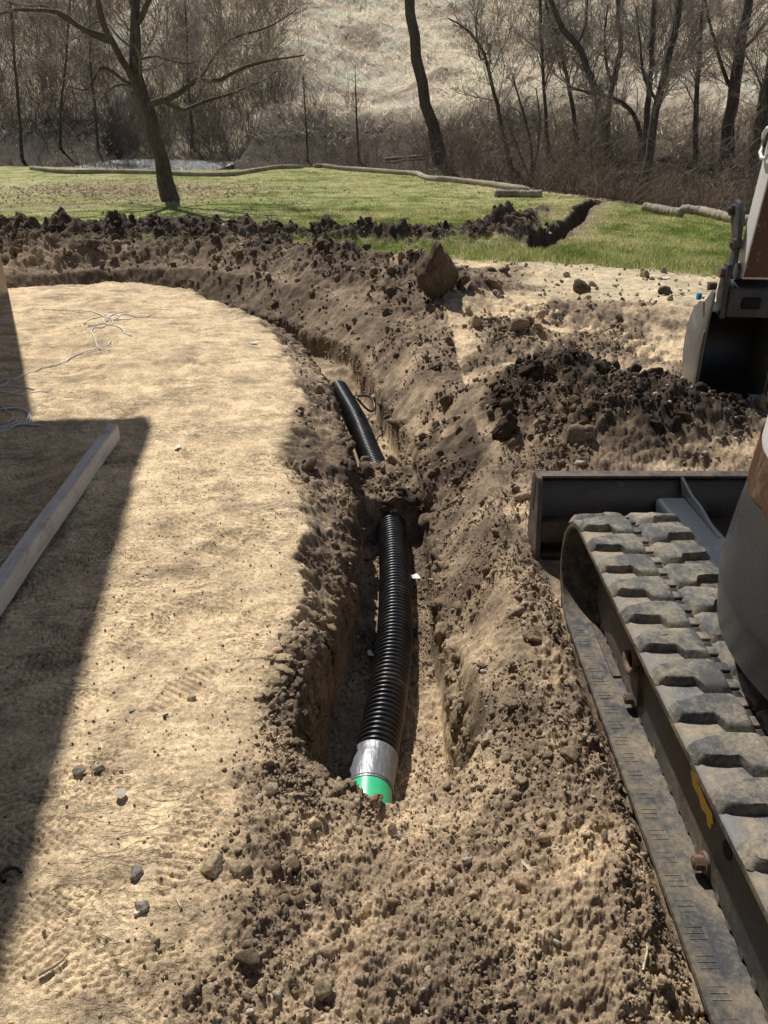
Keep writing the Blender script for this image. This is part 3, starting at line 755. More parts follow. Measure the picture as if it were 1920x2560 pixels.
# the leaning tree on the lawn
b0 = hit(430, 503); Y0 = b0[1]
Pt = lambda *pts, dy=0: ypath(pts, Y0, dy)
paths = [(Pt((430, 503), (414, 440), (394, 370), (378, 310), (362, 255), (350, 220), (344, 180), (340, 120), (336, 60), (338, 0), (345, -110), (340, -260)), [px(46, Y0), px(40, Y0), px(37, Y0), px(34, Y0), px(22, Y0), px(16, Y0), px(7, Y0)]),
  (Pt((352, 235), (325, 180), (300, 135), (270, 85), (250, 25), (228, -70), (190, -200), dy=-1.0), [px(22, Y0), px(18, Y0), px(13, Y0), px(6, Y0)]),
  (Pt((368, 262), (405, 252), (440, 236), (480, 207), (495, 196), (530, 203), (560, 195), (610, 168), (680, 150), (760, 138), dy=-1.5), [px(19, Y0), px(14, Y0), px(9, Y0), px(3, Y0)]),
  (Pt((498, 194), (530, 150), (560, 110), (600, 88), (650, 75), (700, 52), (745, 20), dy=.8), [px(10, Y0), px(6, Y0), px(2.5, Y0)]),
  (Pt((385, 250), (425, 262), (455, 276), (500, 258), (560, 240), (610, 222), (660, 200), (700, 170), dy=1.5), [px(13, Y0), px(9, Y0), px(3, Y0)]),
  (Pt((268, 92), (215, 78), (150, 32), (85, 25), (20, 28), (-60, 60), dy=-1.0), [px(14, Y0), px(10, Y0), px(4, Y0)]),
  (Pt((282, 108), (230, 88), (160, 45), (110, 14), (40, 12), (-30, -20), dy=1.0), [px(12, Y0), px(8, Y0), px(3, Y0)]),
  (Pt((335, 212), (305, 200), (280, 178), (250, 172), (232, 200), (215, 225), (170, 215), dy=-1.2), [px(11, Y0), px(8, Y0), px(2.5, Y0)]),
  (Pt((338, 214), (300, 212), (270, 228), (248, 262), dy=1.2), [px(10, Y0), px(3, Y0)]),
  (Pt((342, 60), (365, 20), (385, -40), (400, -120), (440, -200), dy=-1.2), [px(16, Y0), px(10, Y0), px(4, Y0)]),
  (Pt((345, 150), (385, 140), (420, 150), (470, 160), (500, 150), dy=-1.6), [px(6, Y0), px(2.5, Y0)]),
  (Pt((330, 120), (295, 90), (270, 60), (240, 55), (190, 95), (150, 105), dy=1.8), [px(8, Y0), px(3, Y0)]),
  (Pt((336, 20), (300, -60), (290, -140), (240, -240), dy=2.0), [px(14, Y0), px(9, Y0), px(3, Y0)])]
make_tree('big leaning bare tree standing alone on the lawn with low spreading limbs', paths, [(100, .45, 5), (700, .5, 4), (2900, .55, 3)], 5, M_bark2, rmin=.005)
# trunks by the creek and in the wood
def sp(label, pts, wpx, seed, base=None, counts=((40, .42, 4), (320, .5, 3), (1200, .55, 3)), extra=(), mat=M_bark, dy=0.0, group='bare trees along the far bank'):
    b = hit(*base) if base else hit(*pts[0]); Y = b[1]
    pp = ypath(pts, Y, dy); pp[0] = b
    ps = [(pp, [px(q, Y) for q in wpx])]
    for e, ew in extra: ps.append((ypath(e, Y, dy * .5 + 1.0), [px(q, Y) for q in ew]))
    return make_tree(label, ps, counts, seed, mat, group, rmin=.0045)
sp('thick dark leaning trunk in the middle, bending left as it rises from the bank', [(1103, 412), (1090, 350), (1072, 290), (1058, 230), (1044, 150), (1033, 80), (1026, 20), (1020, -60), (1010, -200), (1005, -350)], [40, 32, 30, 27, 22, 14], 21, counts=((8, .12, 4), (40, .5, 3), (120, .5, 3)))
sp('thin forked tree leaning left just right of the thick middle trunk', [(1280, 420), (1262, 345), (1245, 275), (1228, 200), (1213, 140), (1190, 100), (1160, 70), (1120, 45)], [14, 11, 10, 8, 3], 22, extra=[([(1213, 140), (1203, 150), (1195, 120), (1190, 60), (1195, 10)], [5, 3])])
sp('slender straight pole tree rising from the brush, left of the curved trunk', [(1372, 392), (1366, 310), (1360, 220), (1355, 130), (1352, 50), (1350, -60)], [11, 9, 9, 6], 23)
sp('dark trunk curving steeply left over its neighbours in the right wood', [(1530, 415), (1518, 355), (1500, 275), (1485, 220), (1465, 160), (1445, 115), (1410, 75), (1385, 30), (1370, -40)], [24, 19, 18, 16, 10], 24, extra=[([(1442, 112), (1460, 70), (1468, 20), (1470, -60)], [9, 4])])
sp('thin dark tree crossing behind the curved trunk and leaning left', [(1446, 388), (1440, 330), (1425, 240), (1405, 135), (1385, 70), (1368, 20), (1355, -60)], [12, 11, 9, 5], 25)
sp('knotty trunk with a kinked stem and a high fork in the right wood', [(1516, 400), (1518, 310), (1528, 220), (1545, 165), (1552, 100), (1546, 40), (1540, -60)], [17, 15, 13, 9], 26, extra=[([(1530, 215), (1515, 150), (1512, 80), (1520, 10)], [9, 5])])
sp('low arched stem bowing over to the left below the other trunks', [(1600, 402), (1600, 330), (1585, 285), (1550, 252), (1500, 238), (1450, 226), (1430, 222)], [14, 12, 9, 5], 27)
sp('upright grey trunk just behind the slanting trunk by the right straw log', [(1612, 415), (1615, 330), (1622, 230), (1630, 130), (1634, 40), (1638, -80)], [18, 16, 14, 9], 28)
sp('slanting grey trunk standing at the lawn edge beside the right straw log', [(1598, 512), (1622, 400), (1638, 290), (1660, 190), (1685, 80), (1700, 0), (1715, -120)], [30, 23, 20, 17, 10], 29, base=(1600, 510), mat=M_bark2, extra=[([(1645, 260), (1610, 190), (1600, 110), (1590, 20)], [9, 4])])
sp('stout dark tree near the right edge leaning right above the brush', [(1812, 420), (1818, 350), (1832, 240), (1850, 130), (1868, 20), (1890, -120)], [38, 33, 30, 24, 15], 30, extra=[([(1832, 240), (1800, 150), (1775, 60), (1760, -20)], [12, 5]), ([(1850, 130), (1895, 80), (1940, 20)], [12, 5])])
sp('dark trunk cut by the right edge of the picture above the excavator arm', [(1874, 470), (1890, 400), (1910, 290), (1930, 180), (1945, 60), (1955, -80)], [46, 38, 34, 20], 31)
sp('spindly young tree with forked top at the end of the lawn trench', [(1487, 490), (1478, 410), (1480, 340), (1492, 270), (1500, 210)], [10, 8, 6, 3], 32, extra=[([(1480, 345), (1465, 300), (1450, 260)], [5, 2])])
sp('multi stemmed sapling behind the short straw log', [(1328, 455), (1330, 390), (1318, 320), (1296, 240), (1280, 190)], [9, 8, 6, 3], 33, extra=[([(1330, 440), (1345, 370), (1350, 300), (1340, 220)], [7, 3]), ([(1326, 450), (1290, 360), (1262, 290)], [6, 3])])
sp('lone thin dark sapling in front of the open tan hillside', [(897, 405), (893, 330), (890, 250), (888, 175)], [8, 6, 4, 2], 34, counts=((14, .3, 3), (40, .5, 3)))
sp('thin sapling among the brush to the right of the big leaning tree', [(770, 405), (766, 330), (762, 260), (758, 190)], [6, 5, 4, 2], 35, counts=((16, .35, 3), (50, .5, 3)))
for (pts, wd, sd, lb) in (
    ([(55, 400), (50, 300), (38, 180), (30, 60), (20, -60)], [9, 8, 6, 4], 41, 'grey bare tree in the left wood nearest the left edge'),
    ([(150, 370), (152, 270), (165, 150), (172, 40), (180, -60)], [8, 6, 5, 3], 42, 'thin bare tree in the left wood behind the long low limbs'),
    ([(245, 380), (240, 290), (228, 180), (225, 70), (220, -40)], [7, 6, 5, 3], 43, 'thin bare tree in the left wood just left of the leaning tree'),
    ([(480, 372), (478, 300), (470, 200), (468, 100), (462, 0)], [9, 7, 5, 3], 44, 'thin bare tree behind the right hand limbs of the leaning tree'),
    ([(1740, 430), (1738, 330), (1745, 200), (1752, 80), (1760, -60)], [17, 14, 10, 6], 45, 'bare tree between the slanting trunk and the stout dark tree')):
    sp(lb, pts, wd, sd)
# brush: masses of stems nobody could count
def thicket(label, regions, mat, seed, twigs=(5, 3)):
    rng = np.random.default_rng(seed); bt = Batch()
    for (n, ux, vy, drange, hr, rad) in regions:
        x = rng.uniform(ux[0], ux[1], n * 4); y = rng.uniform(vy[0], vy[1], n * 4)
        dd = edge_dist(x, y)
        k = (dd > drange[0]) & (dd < drange[1]) & (np.abs(x) < .5 * y + 2) & (fbm(x * .45, y * .45, 2, seed) > -.35 * rng.random(len(x)) - .05)
        x, y = x[k][:n], y[k][:n]
        z = terrain(x, y)['z']; n_ = len(x)
        ns = 5
        cx = np.repeat(x, ns) + rng.normal(size=n_ * ns) * .12; cy = np.repeat(y, ns) + rng.normal(size=n_ * ns) * .12; cz = np.repeat(z, ns)
        h = np.repeat(hr[0] + (hr[1] - hr[0]) * rng.random(n_) ** 1.5, ns) * (.5 + .6 * rng.random(n_ * ns))
        K = 6; P = np.zeros((n_ * ns, K, 3)); P[:, 0] = np.stack([cx, cy, cz - .05], 1)
        dr = rng.normal(size=(n_ * ns, 3)) * np.array([.42, .42, .1]); dr[:, 2] = 1; dr /= np.linalg.norm(dr, axis=1, keepdims=True)
        bend = rng.normal(size=(n_ * ns, 3)) * np.array([.16, .16, .06])
        for q in range(1, K):
            dr = dr + bend + rng.normal(size=dr.shape) * .08; dr /= np.linalg.norm(dr, axis=1, keepdims=True)
            P[:, q] = P[:, q - 1] + dr * (h / (K - 1))[:, None]
        R = (rad * (.5 + rng.random(n_ * ns)))[:, None] * np.linspace(1, .3, K)[None]
        V1, F1 = strands(P, R, 3); bt.add(V1, F1)
        C, RR = grow(P, R, n_ * ns * twigs[0], rng, lo=.25, ratio=.42, spread=.75, up=.25, K=4, wig=.14); RR = np.clip(RR, .0028, .008)
        V1, F1 = strands(C, RR, 3); bt.add(V1, F1)
        C, RR = grow(C, RR, n_ * ns * twigs[1], rng, lo=.2, ratio=.7, spread=.8, up=.1, K=4, wig=.15); RR = np.clip(RR, .002, .005)
        V1, F1 = strands(C, RR, 3); bt.add(V1, F1)
    o = bt.build('brush_thicket', mat, smooth=False); tag(o, label, 'brush', kind='stuff'); return o
thicket('dense dark leafless thicket on the left bank behind the creek', [
    (430, (-22, -4.5), (33, 52), (8.5, 15), (1.6, 3.8), .012), (420, (-28, -6), (38, 68), (13, 36), (2.5, 6.0), .014), (110, (-18, -4), (31, 42), (.6, 3.2), (.5, 1.1), .008), (150, (-20, -1), (33, 50), (8.2, 11), (.7, 1.5), .008)], M_brush_dark, 61)
thicket('pale leafless brush in front of the tan hillside', [
    (120, (-5, 4.0), (27, 46), (2.5, 7.5), (.7, 2.0), .008), (60, (-4, 2.6), (27, 40), (.4, 2.5), (.4, 1.1), .006), (22, (-9, 3), (40, 60), (9, 20), (.9, 2.4), .007)], M_brush, 62)
thicket('tangled grey brush filling the right bank among the trunks', [
    (340, (1.6, 13), (14, 42), (1.2, 9), (1.0, 3.0), .009), (240, (4.5, 11), (13, 30), (.35, 3.5), (.5, 1.4), .007), (380, (5, 28), (30, 68), (12, 36), (2.0, 6.0), .012)], M_brush, 63)
# fallen leaves and sticks under the brush
rng = np.random.default_rng(77); n = 26000
x = rng.uniform(-16, 12, n); y = rng.uniform(13, 45, n); dd = edge_dist(x, y)
k = (dd > -.8) & (dd < 9) & (rng.random(n) < sstep(-.8, .4, dd)); x, y = x[k], y[k]
x2 = rng.normal(-6.6, 2.2, 2600); y2 = rng.normal(21.5, 1.8, 2600); x3 = rng.uniform(-12, 7, 1500); y3 = rng.uniform(12.5, 31, 1500); k3 = edge_dist(x3, y3) < 0; x = np.concatenate([x, x2, x3[k3]]); y = np.concatenate([y, y2, y3[k3]])
z = terrain(x, y)['z'] + .012
n = len(x); a = rng.random(n) * 6.28; s = .025 + .035 * rng.random(n)
e1 = np.stack([np.cos(a), np.sin(a), rng.normal(size=n) * .35], 1) * s[:, None]; e2 = np.stack([-np.sin(a), np.cos(a), rng.normal(size=n) * .35], 1) * (s * .6)[:, None]
b3 = np.stack([x, y, z], 1)
P = np.stack([b3 - e1, b3 - e2 * .9, b3 + e1, b3 + e2], 1)
c = np.array([.36, .27, .18]) * (.5 + .9 * rng.random((n, 1)))
o = np_mesh('leaf_litter', P.reshape(-1, 3), [np.arange(n * 4).reshape(-1, 4)], col_mat('dead_leaf', .8, .2), colors=np.repeat(c, 4, 0)); tag(o, 'dead brown leaves lying along the bank and under the leaning tree', 'leaf litter', kind='stuff')
# ------------------------------------------------------------------ straw erosion logs along the lawn edge
m, nt, b = new_mat('straw_netting'); v = coords(nt)
f = noise(nt, v, 38, 5, .75); f2 = noise(nt, v, 3, 3, .6)
c = ramp(nt, f, [(.3, (.17, .14, .10)), (.5, (.38, .32, .235)), (.72, (.58, .50, .385))])
nt.links.new(mixc(nt, 1.0, c, ramp(nt, f2, [(.3, g3(.7)), (.7, g3(1.15))]), 'MULTIPLY'), b.inputs['Base Color']); b.inputs['Roughness'].default_value = .95
nt.links.new(bump(nt, f, .02), b.inputs['Normal']); M_straw = m
def straw_log(label, pix, r, seed, lift=0.0):
    rng = np.random.default_rng(seed)
    pts = [hit(u, v) for u, v in pix]; P = spline([(p[0], p[1], p[2]) for p in pts], 90)
    for _ in range(3):
        de = np.maximum(edge_dist(P[:, 0], P[:, 1]) + .45, 0); P[:, 1] -= de * 1.02
    zz = terrain(P[:, 0], P[:, 1])['z']; zz = np.convolve(np.pad(zz, 4, mode='edge'), np.ones(9) / 9, 'valid')
    P[:, 2] = zz + r * .82 + lift
    s = np.linspace(0, 1, 90)
    R = r * (1 + .13 * gn(s * 20, s * 0 + seed, 3) + .06 * gn(s * 60, s * 0 + seed, 5))
    cap = np.minimum(np.arange(90), np.arange(89, -1, -1)); R = R * np.where(cap == 0, .05, np.where(cap == 1, .72, np.where(cap == 2, .93, 1)))
    P[0] = P[1] + (P[0] - P[1]) * .25; P[-1] = P[-2] + (P[-1] - P[-2]) * .25
    V1, F1 = strands(P[None], R[None], 14)
    V1 = V1 + rng.normal(size=V1.shape) * r * .05
    o = np_mesh('straw_log', V1, [F1], M_straw, origin=P[45] - np.array([0, 0, r]), smooth=True)
    return tag(o, label, 'straw log', 'straw erosion logs along the lawn edge')
straw_log('longest straw log winding along the lawn edge from far left past the leaning tree', [(72, 424), (130, 431), (200, 435), (300, 434), (420, 437), (520, 441), (580, 440), (640, 430), (700, 422), (770, 420)], .075, 1)
straw_log('straw log in the middle running down to the right below the thick middle trunk', [(782, 421), (860, 422), (950, 426), (1010, 432), (1060, 448), (1130, 456), (1200, 464), (1270, 474), (1335, 483)], .082, 2)
straw_log('short straw log lying in front of the end of the middle one', [(1236, 493), (1280, 493), (1320, 494), (1356, 493)], .09, 3)
straw_log('short fat straw log stub at the left end of the right hand log', [(1608, 527), (1640, 533), (1672, 540), (1704, 545)], .09, 4)
straw_log('straw log at right running behind the excavator arm', [(1692, 531), (1740, 537), (1790, 549), (1840, 560), (1885, 565)], .08, 5, .02)
# fallen log on the far bank
pp = np.array([hit(962, 407), hit(1000, 404), hit(1058, 398)]); pp[:, 2] += .12
V1, F1 = strands(spline(pp, 12)[None], np.linspace(.07, .05, 12)[None], 8)
tag(np_mesh('fallen_log', V1, [F1], simple_mat('dead_wood', (.36, .29, .21), .9, var=.4, scale=9, bmp=.01), origin=pp[1], smooth=True), 'pale fallen log lying behind the straw log left of the thick middle trunk', 'log')
# ------------------------------------------------------------------ house at the left
M_siding = simple_mat('tan_siding', (.42, .345, .25), .8, var=.12, scale=5, bmp=.002, bscale=90)
M_roof = simple_mat('roof_shingles', (.12, .11, .10), .9, var=.4, scale=20, bmp=.004)
C0 = at(22, 735); C0z = 0
P2s, P3s, P4s = at(115, 1030), at(370, 1040), at(0, 2330)
cot = 1 / math.tan(SUN_EL)
hz = np.array([math.sin(SUN_AZ), math.cos(SUN_AZ)])       # horizontal direction to the sun
EH = 5.0
E3 = P3s[:2] + hz * EH * cot; E4 = P4s[:2] + hz * EH * cot
hd = (E4 - E3) / np.linalg.norm(E4 - E3); hn = np.array([hd[1], -hd[0]]);  # along the eave, and outward?
if hn[0] > 0: hn = -hn                                     # hn points into the house (left)
house = empty('house', (float(C0[0]), float(C0[1]), 0), 'tan sided house whose corner shows at the left edge beyond the board', 'house')
bm = bmesh.new()
q = [C0[:2], C0[:2] + hd * 13, C0[:2] + hd * 13 + hn * 8, C0[:2] + hn * 8]
prism(bm, [tuple(p) for p in q], -.3, EH - .05, 'z'); bm_obj('wall', bm, M_siding, house)
bm = bmesh.new()
q = [E3, E3 + hd * 13.5, E3 + hd * 13.5 + hn * 10, E3 + hn * 10]
vs = prism(bm, [tuple(p) for p in q], EH - .04, EH + .16, 'z')
rd = [E3 + hn * 5, E3 + hd * 13.5 + hn * 5]
a = [bm.verts.new((*p, EH + .165)) for p in q]; rr = [bm.verts.new((*p, EH + 2.4)) for p in rd]
bm.faces.new((a[0], a[1], rr[1], rr[0])); bm.faces.new((a[2], a[3], rr[0], rr[1])); bm.faces.new((a[0], rr[0], a[3])); bm.faces.new((a[1], a[2], rr[1]))
bm_obj('roof', bm, M_roof, house, smooth=False)
# ------------------------------------------------------------------ drain pipe in the trench
PC = -.445
pp = [at(918, 1990, PC + .08), at(921, 1960, PC + .08), at(930, 1890, PC + .08), at(940, 1846, PC + .08), at(963, 1733, PC + .08), at(983, 1597, PC + .08), at(988, 1507, PC + .08), at(988, 1416, PC + .08), at(982, 1308, PC + .08), at(973, 1250, PC + .08), at(959, 1189, PC + .08), at(921, 1101, PC + .08), at(888, 1023, PC + .08), at(846, 951, PC + .08)]
pp = [np.array([p[0], p[1], PC]) for p in pp]
pp[0][1] -= .34; pp[0][2] -= .0
PP = spline(pp, 2600)
L = np.concatenate([[0], np.cumsum(np.linalg.norm(np.diff(PP, axis=0), axis=1))])
m, nt, b = new_mat('black_plastic'); v = coords(nt)
f = noise(nt, v, 9, 5, .7)
nt.links.new(ramp(nt, f, [(.45, (.010, .010, .011)), (.62, (.028, .026, .024)), (.78, (.13, .10, .07))]), b.inputs['Base Color']); nt.links.new(ramp(nt, noise(nt, v, 30, 4, .6), [(.3, g3(.26)), (.7, g3(.42))]), b.inputs['Roughness']); M_pipe = m
M_tape, nt, b = new_mat('silver_duct_tape'); v = coords(nt)
mp = N(nt, 'ShaderNodeMapping'); mp.inputs['Scale'].default_value = (1.6, .35, 1.6); nt.links.new(v, mp.inputs['Vector'])
f = noise(nt, mp.outputs[0], 34, 4, .55, 1.2)
nt.links.new(ramp(nt, f, [(.3, (.19, .195, .205)), (.7, (.28, .285, .30))]), b.inputs['Base Color']); b.inputs['Roughness'].default_value = .42; b.inputs['Metallic'].default_value = .4
nt.links.new(bump(nt, f, .003), b.inputs['Normal'])
M_green, nt, b = new_mat('green_pvc'); v = coords(nt)
f = noise(nt, v, 24, 5, .7)
nt.links.new(ramp(nt, f, [(.34, (.25, .24, .14)), (.40, (.045, .50, .22)), (.8, (.06, .60, .28))]), b.inputs['Base Color']); b.inputs['Roughness'].default_value = .32
pipe = empty('drain_pipe', (float(PP[0, 0]), float(PP[0, 1]), PC - .09), 'long black corrugated drain pipe lying in the trench with taped green end', 'pipe')
PR = .082
def tube_section(s0, s1, radf, S=40, n=None):
    n = n or int((s1 - s0) / .0016)
    ss = np.linspace(s0, s1, n); P = np.stack([np.interp(ss, L, PP[:, k]) for k in range(3)], 1)
    return strands(P[None], radf(ss)[None], S)
GE, TE = .45, .60            # green fitting and tape lengths
s_pitch = .0265
def corr(s):
    t = (s / s_pitch) % 1
    return PR * .88 + PR * .12 * np.clip(np.sin(np.pi * np.clip((t - .06) / .74, 0, 1)), 0, 1) ** .55
V1, F1 = tube_section(TE - .05, L[-1], corr)
np_mesh('corrugated_hose', V1, [F1], M_pipe, pipe, smooth=True)
V1, F1 = tube_section(GE - .02, TE, lambda s: PR * (1.045 - .02 * sstep(GE, TE, s) + .006 * np.sin(s * 130) * (s > GE + .1)) * np.where(s < GE - .012, .97, 1), n=90)
np_mesh('tape_wrap', V1, [F1], M_tape, pipe, smooth=True)
V1, F1 = tube_section(0, GE, lambda s: np.full_like(s, PR * .985), n=60)
np_mesh('plastic_end', V1, [F1], M_green, pipe, smooth=True)
# black strap loop beside the pipe
lc = at(912, 1003, -.30); th = np.linspace(0, 2 * np.pi, 40)
lp = np.stack([lc[0] + .075 * np.cos(th), lc[1] + .13 * np.sin(th) + .02 * np.cos(th), lc[2] - .05 * np.cos(th) + .02 * np.sin(2 * th)], 1)
V1, F1 = strands(lp[None], np.full((1, 40), .0085), 8)
tag(np_mesh('pipe_ring', V1, [F1], M_pipe, origin=lc, smooth=True), 'black plastic ring lying against the far section of drain pipe', 'ring')
# ------------------------------------------------------------------ timber on the pad
m, nt, b = new_mat('weathered_wood'); v = coords(nt)
mp = N(nt, 'ShaderNodeMapping'); mp.inputs['Scale'].default_value = (30, 1.2, 30); nt.links.new(v, mp.inputs['Vector'])
f = noise(nt, mp.outputs[0], 2.2, 6, .65, .6); f2 = noise(nt, v, 14, 5, .7)
c = ramp(nt, f, [(.3, (.58, .50, .42)), (.7, (.84, .77, .68))])
c = mixc(nt, ramp(nt, f2, [(.5, g3(0)), (.68, g3(.7))]), c, (.82, .78, .72)); c = mixc(nt, ramp(nt, noise(nt, v, 5, 4, .7), [(.56, g3(0)), (.7, g3(.6))]), c, (.36, .28, .21))
nt.links.new(c, b.inputs['Base Color']); b.inputs['Roughness'].default_value = .85; nt.links.new(bump(nt, f, .003), b.inputs['Normal']); M_wood = m
bz = .012
a0, a1 = at(285, 1058, .089 + bz), at(0, 1447, .089 + bz)
a1 = a1 + (a1 - a0) * .35
a0h = H(a0[0], a0[1]); a1h = H(a1[0], a1[1])
bd = Vector((a1[0] - a0[0], a1[1] - a0[1], 0)); ln = bd.length; bd.normalize(); bnrm = Vector((-bd.y, bd.x, 0))
bm = bmesh.new(); box(bm, (0, 0, 0), (1, 1, 1))
bmesh.ops.scale(bm, verts=bm.verts, vec=(.062, ln, .09))
bmesh.ops.subdivide_edges(bm, edges=[e for e in bm.edges if abs((e.verts[0].co - e.verts[1].co).y) > .5], cuts=14)
for vtx in bm.verts:
    if vtx.co.y > ln / 2 - .01 and vtx.co.x > 0: vtx.co.y -= .035
    vtx.co.x += .002 * math.sin(vtx.co.y * 7); vtx.co.z += .002 * math.sin(vtx.co.y * 5 + 1)
bmesh.ops.bevel(bm, geom=[e for e in bm.edges if e.calc_face_angle(0) > .5], offset=.004, segments=2, affect='EDGES')
o = bm_obj('timber', bm, M_wood, origin=(0, 0, 0))
mid = Vector(((a0[0] + a1[0]) / 2, (a0[1] + a1[1]) / 2, max(a0h, a1h) + .047))
o.matrix_world = Matrix.Translation(mid) @ Vector((a0[0] - a1[0], a0[1] - a1[1], 0)).to_track_quat('Y', 'Z').to_matrix().to_4x4()
tag(o, 'long weathered wooden board lying in the shade on the pad', 'board')
# ------------------------------------------------------------------ white strings
M_string = simple_mat('white_string', (.80, .79, .76), .8, var=.15, scale=60, bmp=.001, bscale=300)
def string_thing(label, polys, r=.0045):
    bt = Batch(); org = None
    for pix in polys:
        pts = [hit(u, v) for u, v in pix]
        P = spline(pts, max(24, len(pts) * 9)); P[:, 2] = np.maximum(terrain(P[:, 0], P[:, 1])['z'] + r * 1.2, P[:, 2])
        P[:, 2] += .006 * np.abs(gn(np.arange(len(P)) * .23, np.full(len(P), pix[0][0] * .37), 2))
        V1, F1 = strands(P[None], np.full((1, len(P)), r), 6); bt.add(V1, F1)
        if org is None: org = P[0]
    o = bt.build('string', M_string, origin=org)
    return tag(o, label, 'string', 'white strings left on the pad')
Z = lambda a, b: (a / 3.95, 640 + b / 3.95)
string_thing('tangled white string in the sun on the pad, knotted in the middle', [
    [Z(420, 535), Z(620, 540), Z(850, 550), Z(960, 575), Z(1040, 610), Z(1110, 640), Z(1105, 680), Z(1050, 680), Z(1030, 650), Z(1080, 600), Z(1150, 575), Z(1280, 560)],
    [Z(830, 680), Z(890, 635), Z(1000, 610), Z(1060, 590)], [Z(870, 695), Z(950, 690), Z(1040, 660), Z(1110, 590), Z(1180, 600)],
    [Z(890, 712), Z(1000, 715), Z(1060, 690), Z(1150, 700), Z(1215, 740), Z(1235, 770), Z(1300, 800)],
    [Z(1115, 640), Z(1200, 635), Z(1290, 632)], [Z(1150, 630), Z(1200, 590), Z(1290, 592), Z(1390, 610), Z(1510, 590)],
    [Z(920, 715), Z(905, 760), Z(945, 840), Z(965, 905), Z(1000, 925), Z(1070, 945)]])
string_thing('long straight white string running from shade to the tangled one', [[Z(1100, 845), Z(1060, 890), Z(985, 920), Z(850, 955), Z(700, 1025), Z(580, 1080), Z(450, 1105), Z(370, 1140), Z(270, 1170), Z(180, 1210), Z(90, 1228), Z(-60, 1225)]])
string_thing('white string with a small loop in the shade by the left edge', [[Z(-40, 1270), Z(30, 1240), Z(85, 1235), Z(70, 1270), Z(0, 1298), Z(120, 1300), Z(230, 1305), Z(340, 1325)]])
string_thing('single white string whose end just reaches the sunlight', [[Z(-40, 1345), Z(50, 1355), Z(160, 1378), Z(260, 1368), Z(370, 1358), Z(500, 1342)]])
string_thing('coiled bundle of white string in the shade left of the board', [
    [Z(-30, 1480), Z(30, 1500), Z(80, 1550), Z(130, 1595), Z(110, 1640), Z(75, 1665), Z(60, 1640)], [Z(-30, 1540), Z(60, 1515), Z(180, 1510), Z(270, 1545), Z(305, 1610), Z(285, 1660), Z(200, 1670), Z(60, 1730), Z(-40, 1770)],
    [Z(-30, 1530), Z(80, 1520), Z(200, 1522), Z(280, 1570), Z(275, 1625), Z(200, 1655), Z(60, 1690), Z(-40, 1705)], [Z(-40, 1745), Z(60, 1710), Z(200, 1672), Z(300, 1670), Z(380, 1695)], [Z(100, 1700), Z(250, 1675), Z(380, 1690), Z(455, 1692)], [Z(165, 1625), Z(160, 1650), Z(120, 1670)]])
string_thing('short white string disappearing under the near end of the board', [[(-20, 1425), (10, 1402), (38, 1385)]])
# ------------------------------------------------------------------ stones, clods and scraps one can single out
def stone_at(u, v, wpx, colr, label, cat='stone', name='stone', seed=0, rough=.25, flat=.75, mat=None, sink=.25, z=None, tall=1.0, group=None):
    rng = np.random.default_rng(1000 + seed); p = hit(u, v) if z is None else at(u, v, z)
    rngd = math.sqrt(p[0] ** 2 + p[1] ** 2 + (CAMZ - p[2]) ** 2); s = wpx * rngd / FPX / 2
    P, f = clod_shapes(1, 4 if wpx > 60 else 3, rng, rough); P = P[0]; P /= np.abs(P[:, :2]).max()
    fr = gn(P[:, 0] * 5 + seed, P[:, 1] * 5 + P[:, 2] * 3.1, 3); P *= (1 + (.09 if 'clod' in name else .05) * fr + (.05 if 'clod' in name else .015) * gn(P[:, 0] * 14 + seed, P[:, 1] * 14 + P[:, 2] * 9, 6))[:, None]
    if tall > 1.3:
        hh = np.clip((P[:, 2] - P[:, 2].min()) / np.ptp(P[:, 2]), 0, 1); k_s = 1.1 - .26 * hh ** 2
        P[:, 0] = P[:, 0] * k_s - .28 * hh; P[:, 1] *= k_s
        P *= (1 + .16 * gn(P[:, 0] * 3.1 + seed, P[:, 2] * 3.3 + P[:, 1] * 2, 8) + .06 * gn(P[:, 0] * 11, P[:, 2] * 11 + P[:, 1] * 7, 9))[:, None]
    P = P * np.array([s, s, s * flat * tall]); P[:, 2] += s * flat * tall * (1 - sink * 2) * .8
    P += p
    c = np.broadcast_to(np.array(colr), (len(P), 3)) * (1 + .12 * fr)[:, None]
    o = np_mesh(name, P, [f], mat or M_clod, origin=p, smooth=True, colors=c)
    return tag(o, label, cat, group)
PALE = (.50, .42, .30); GREY = (.30, .26, .21); TANC = (.40, .31, .20); DKC = (.17, .12, .08)
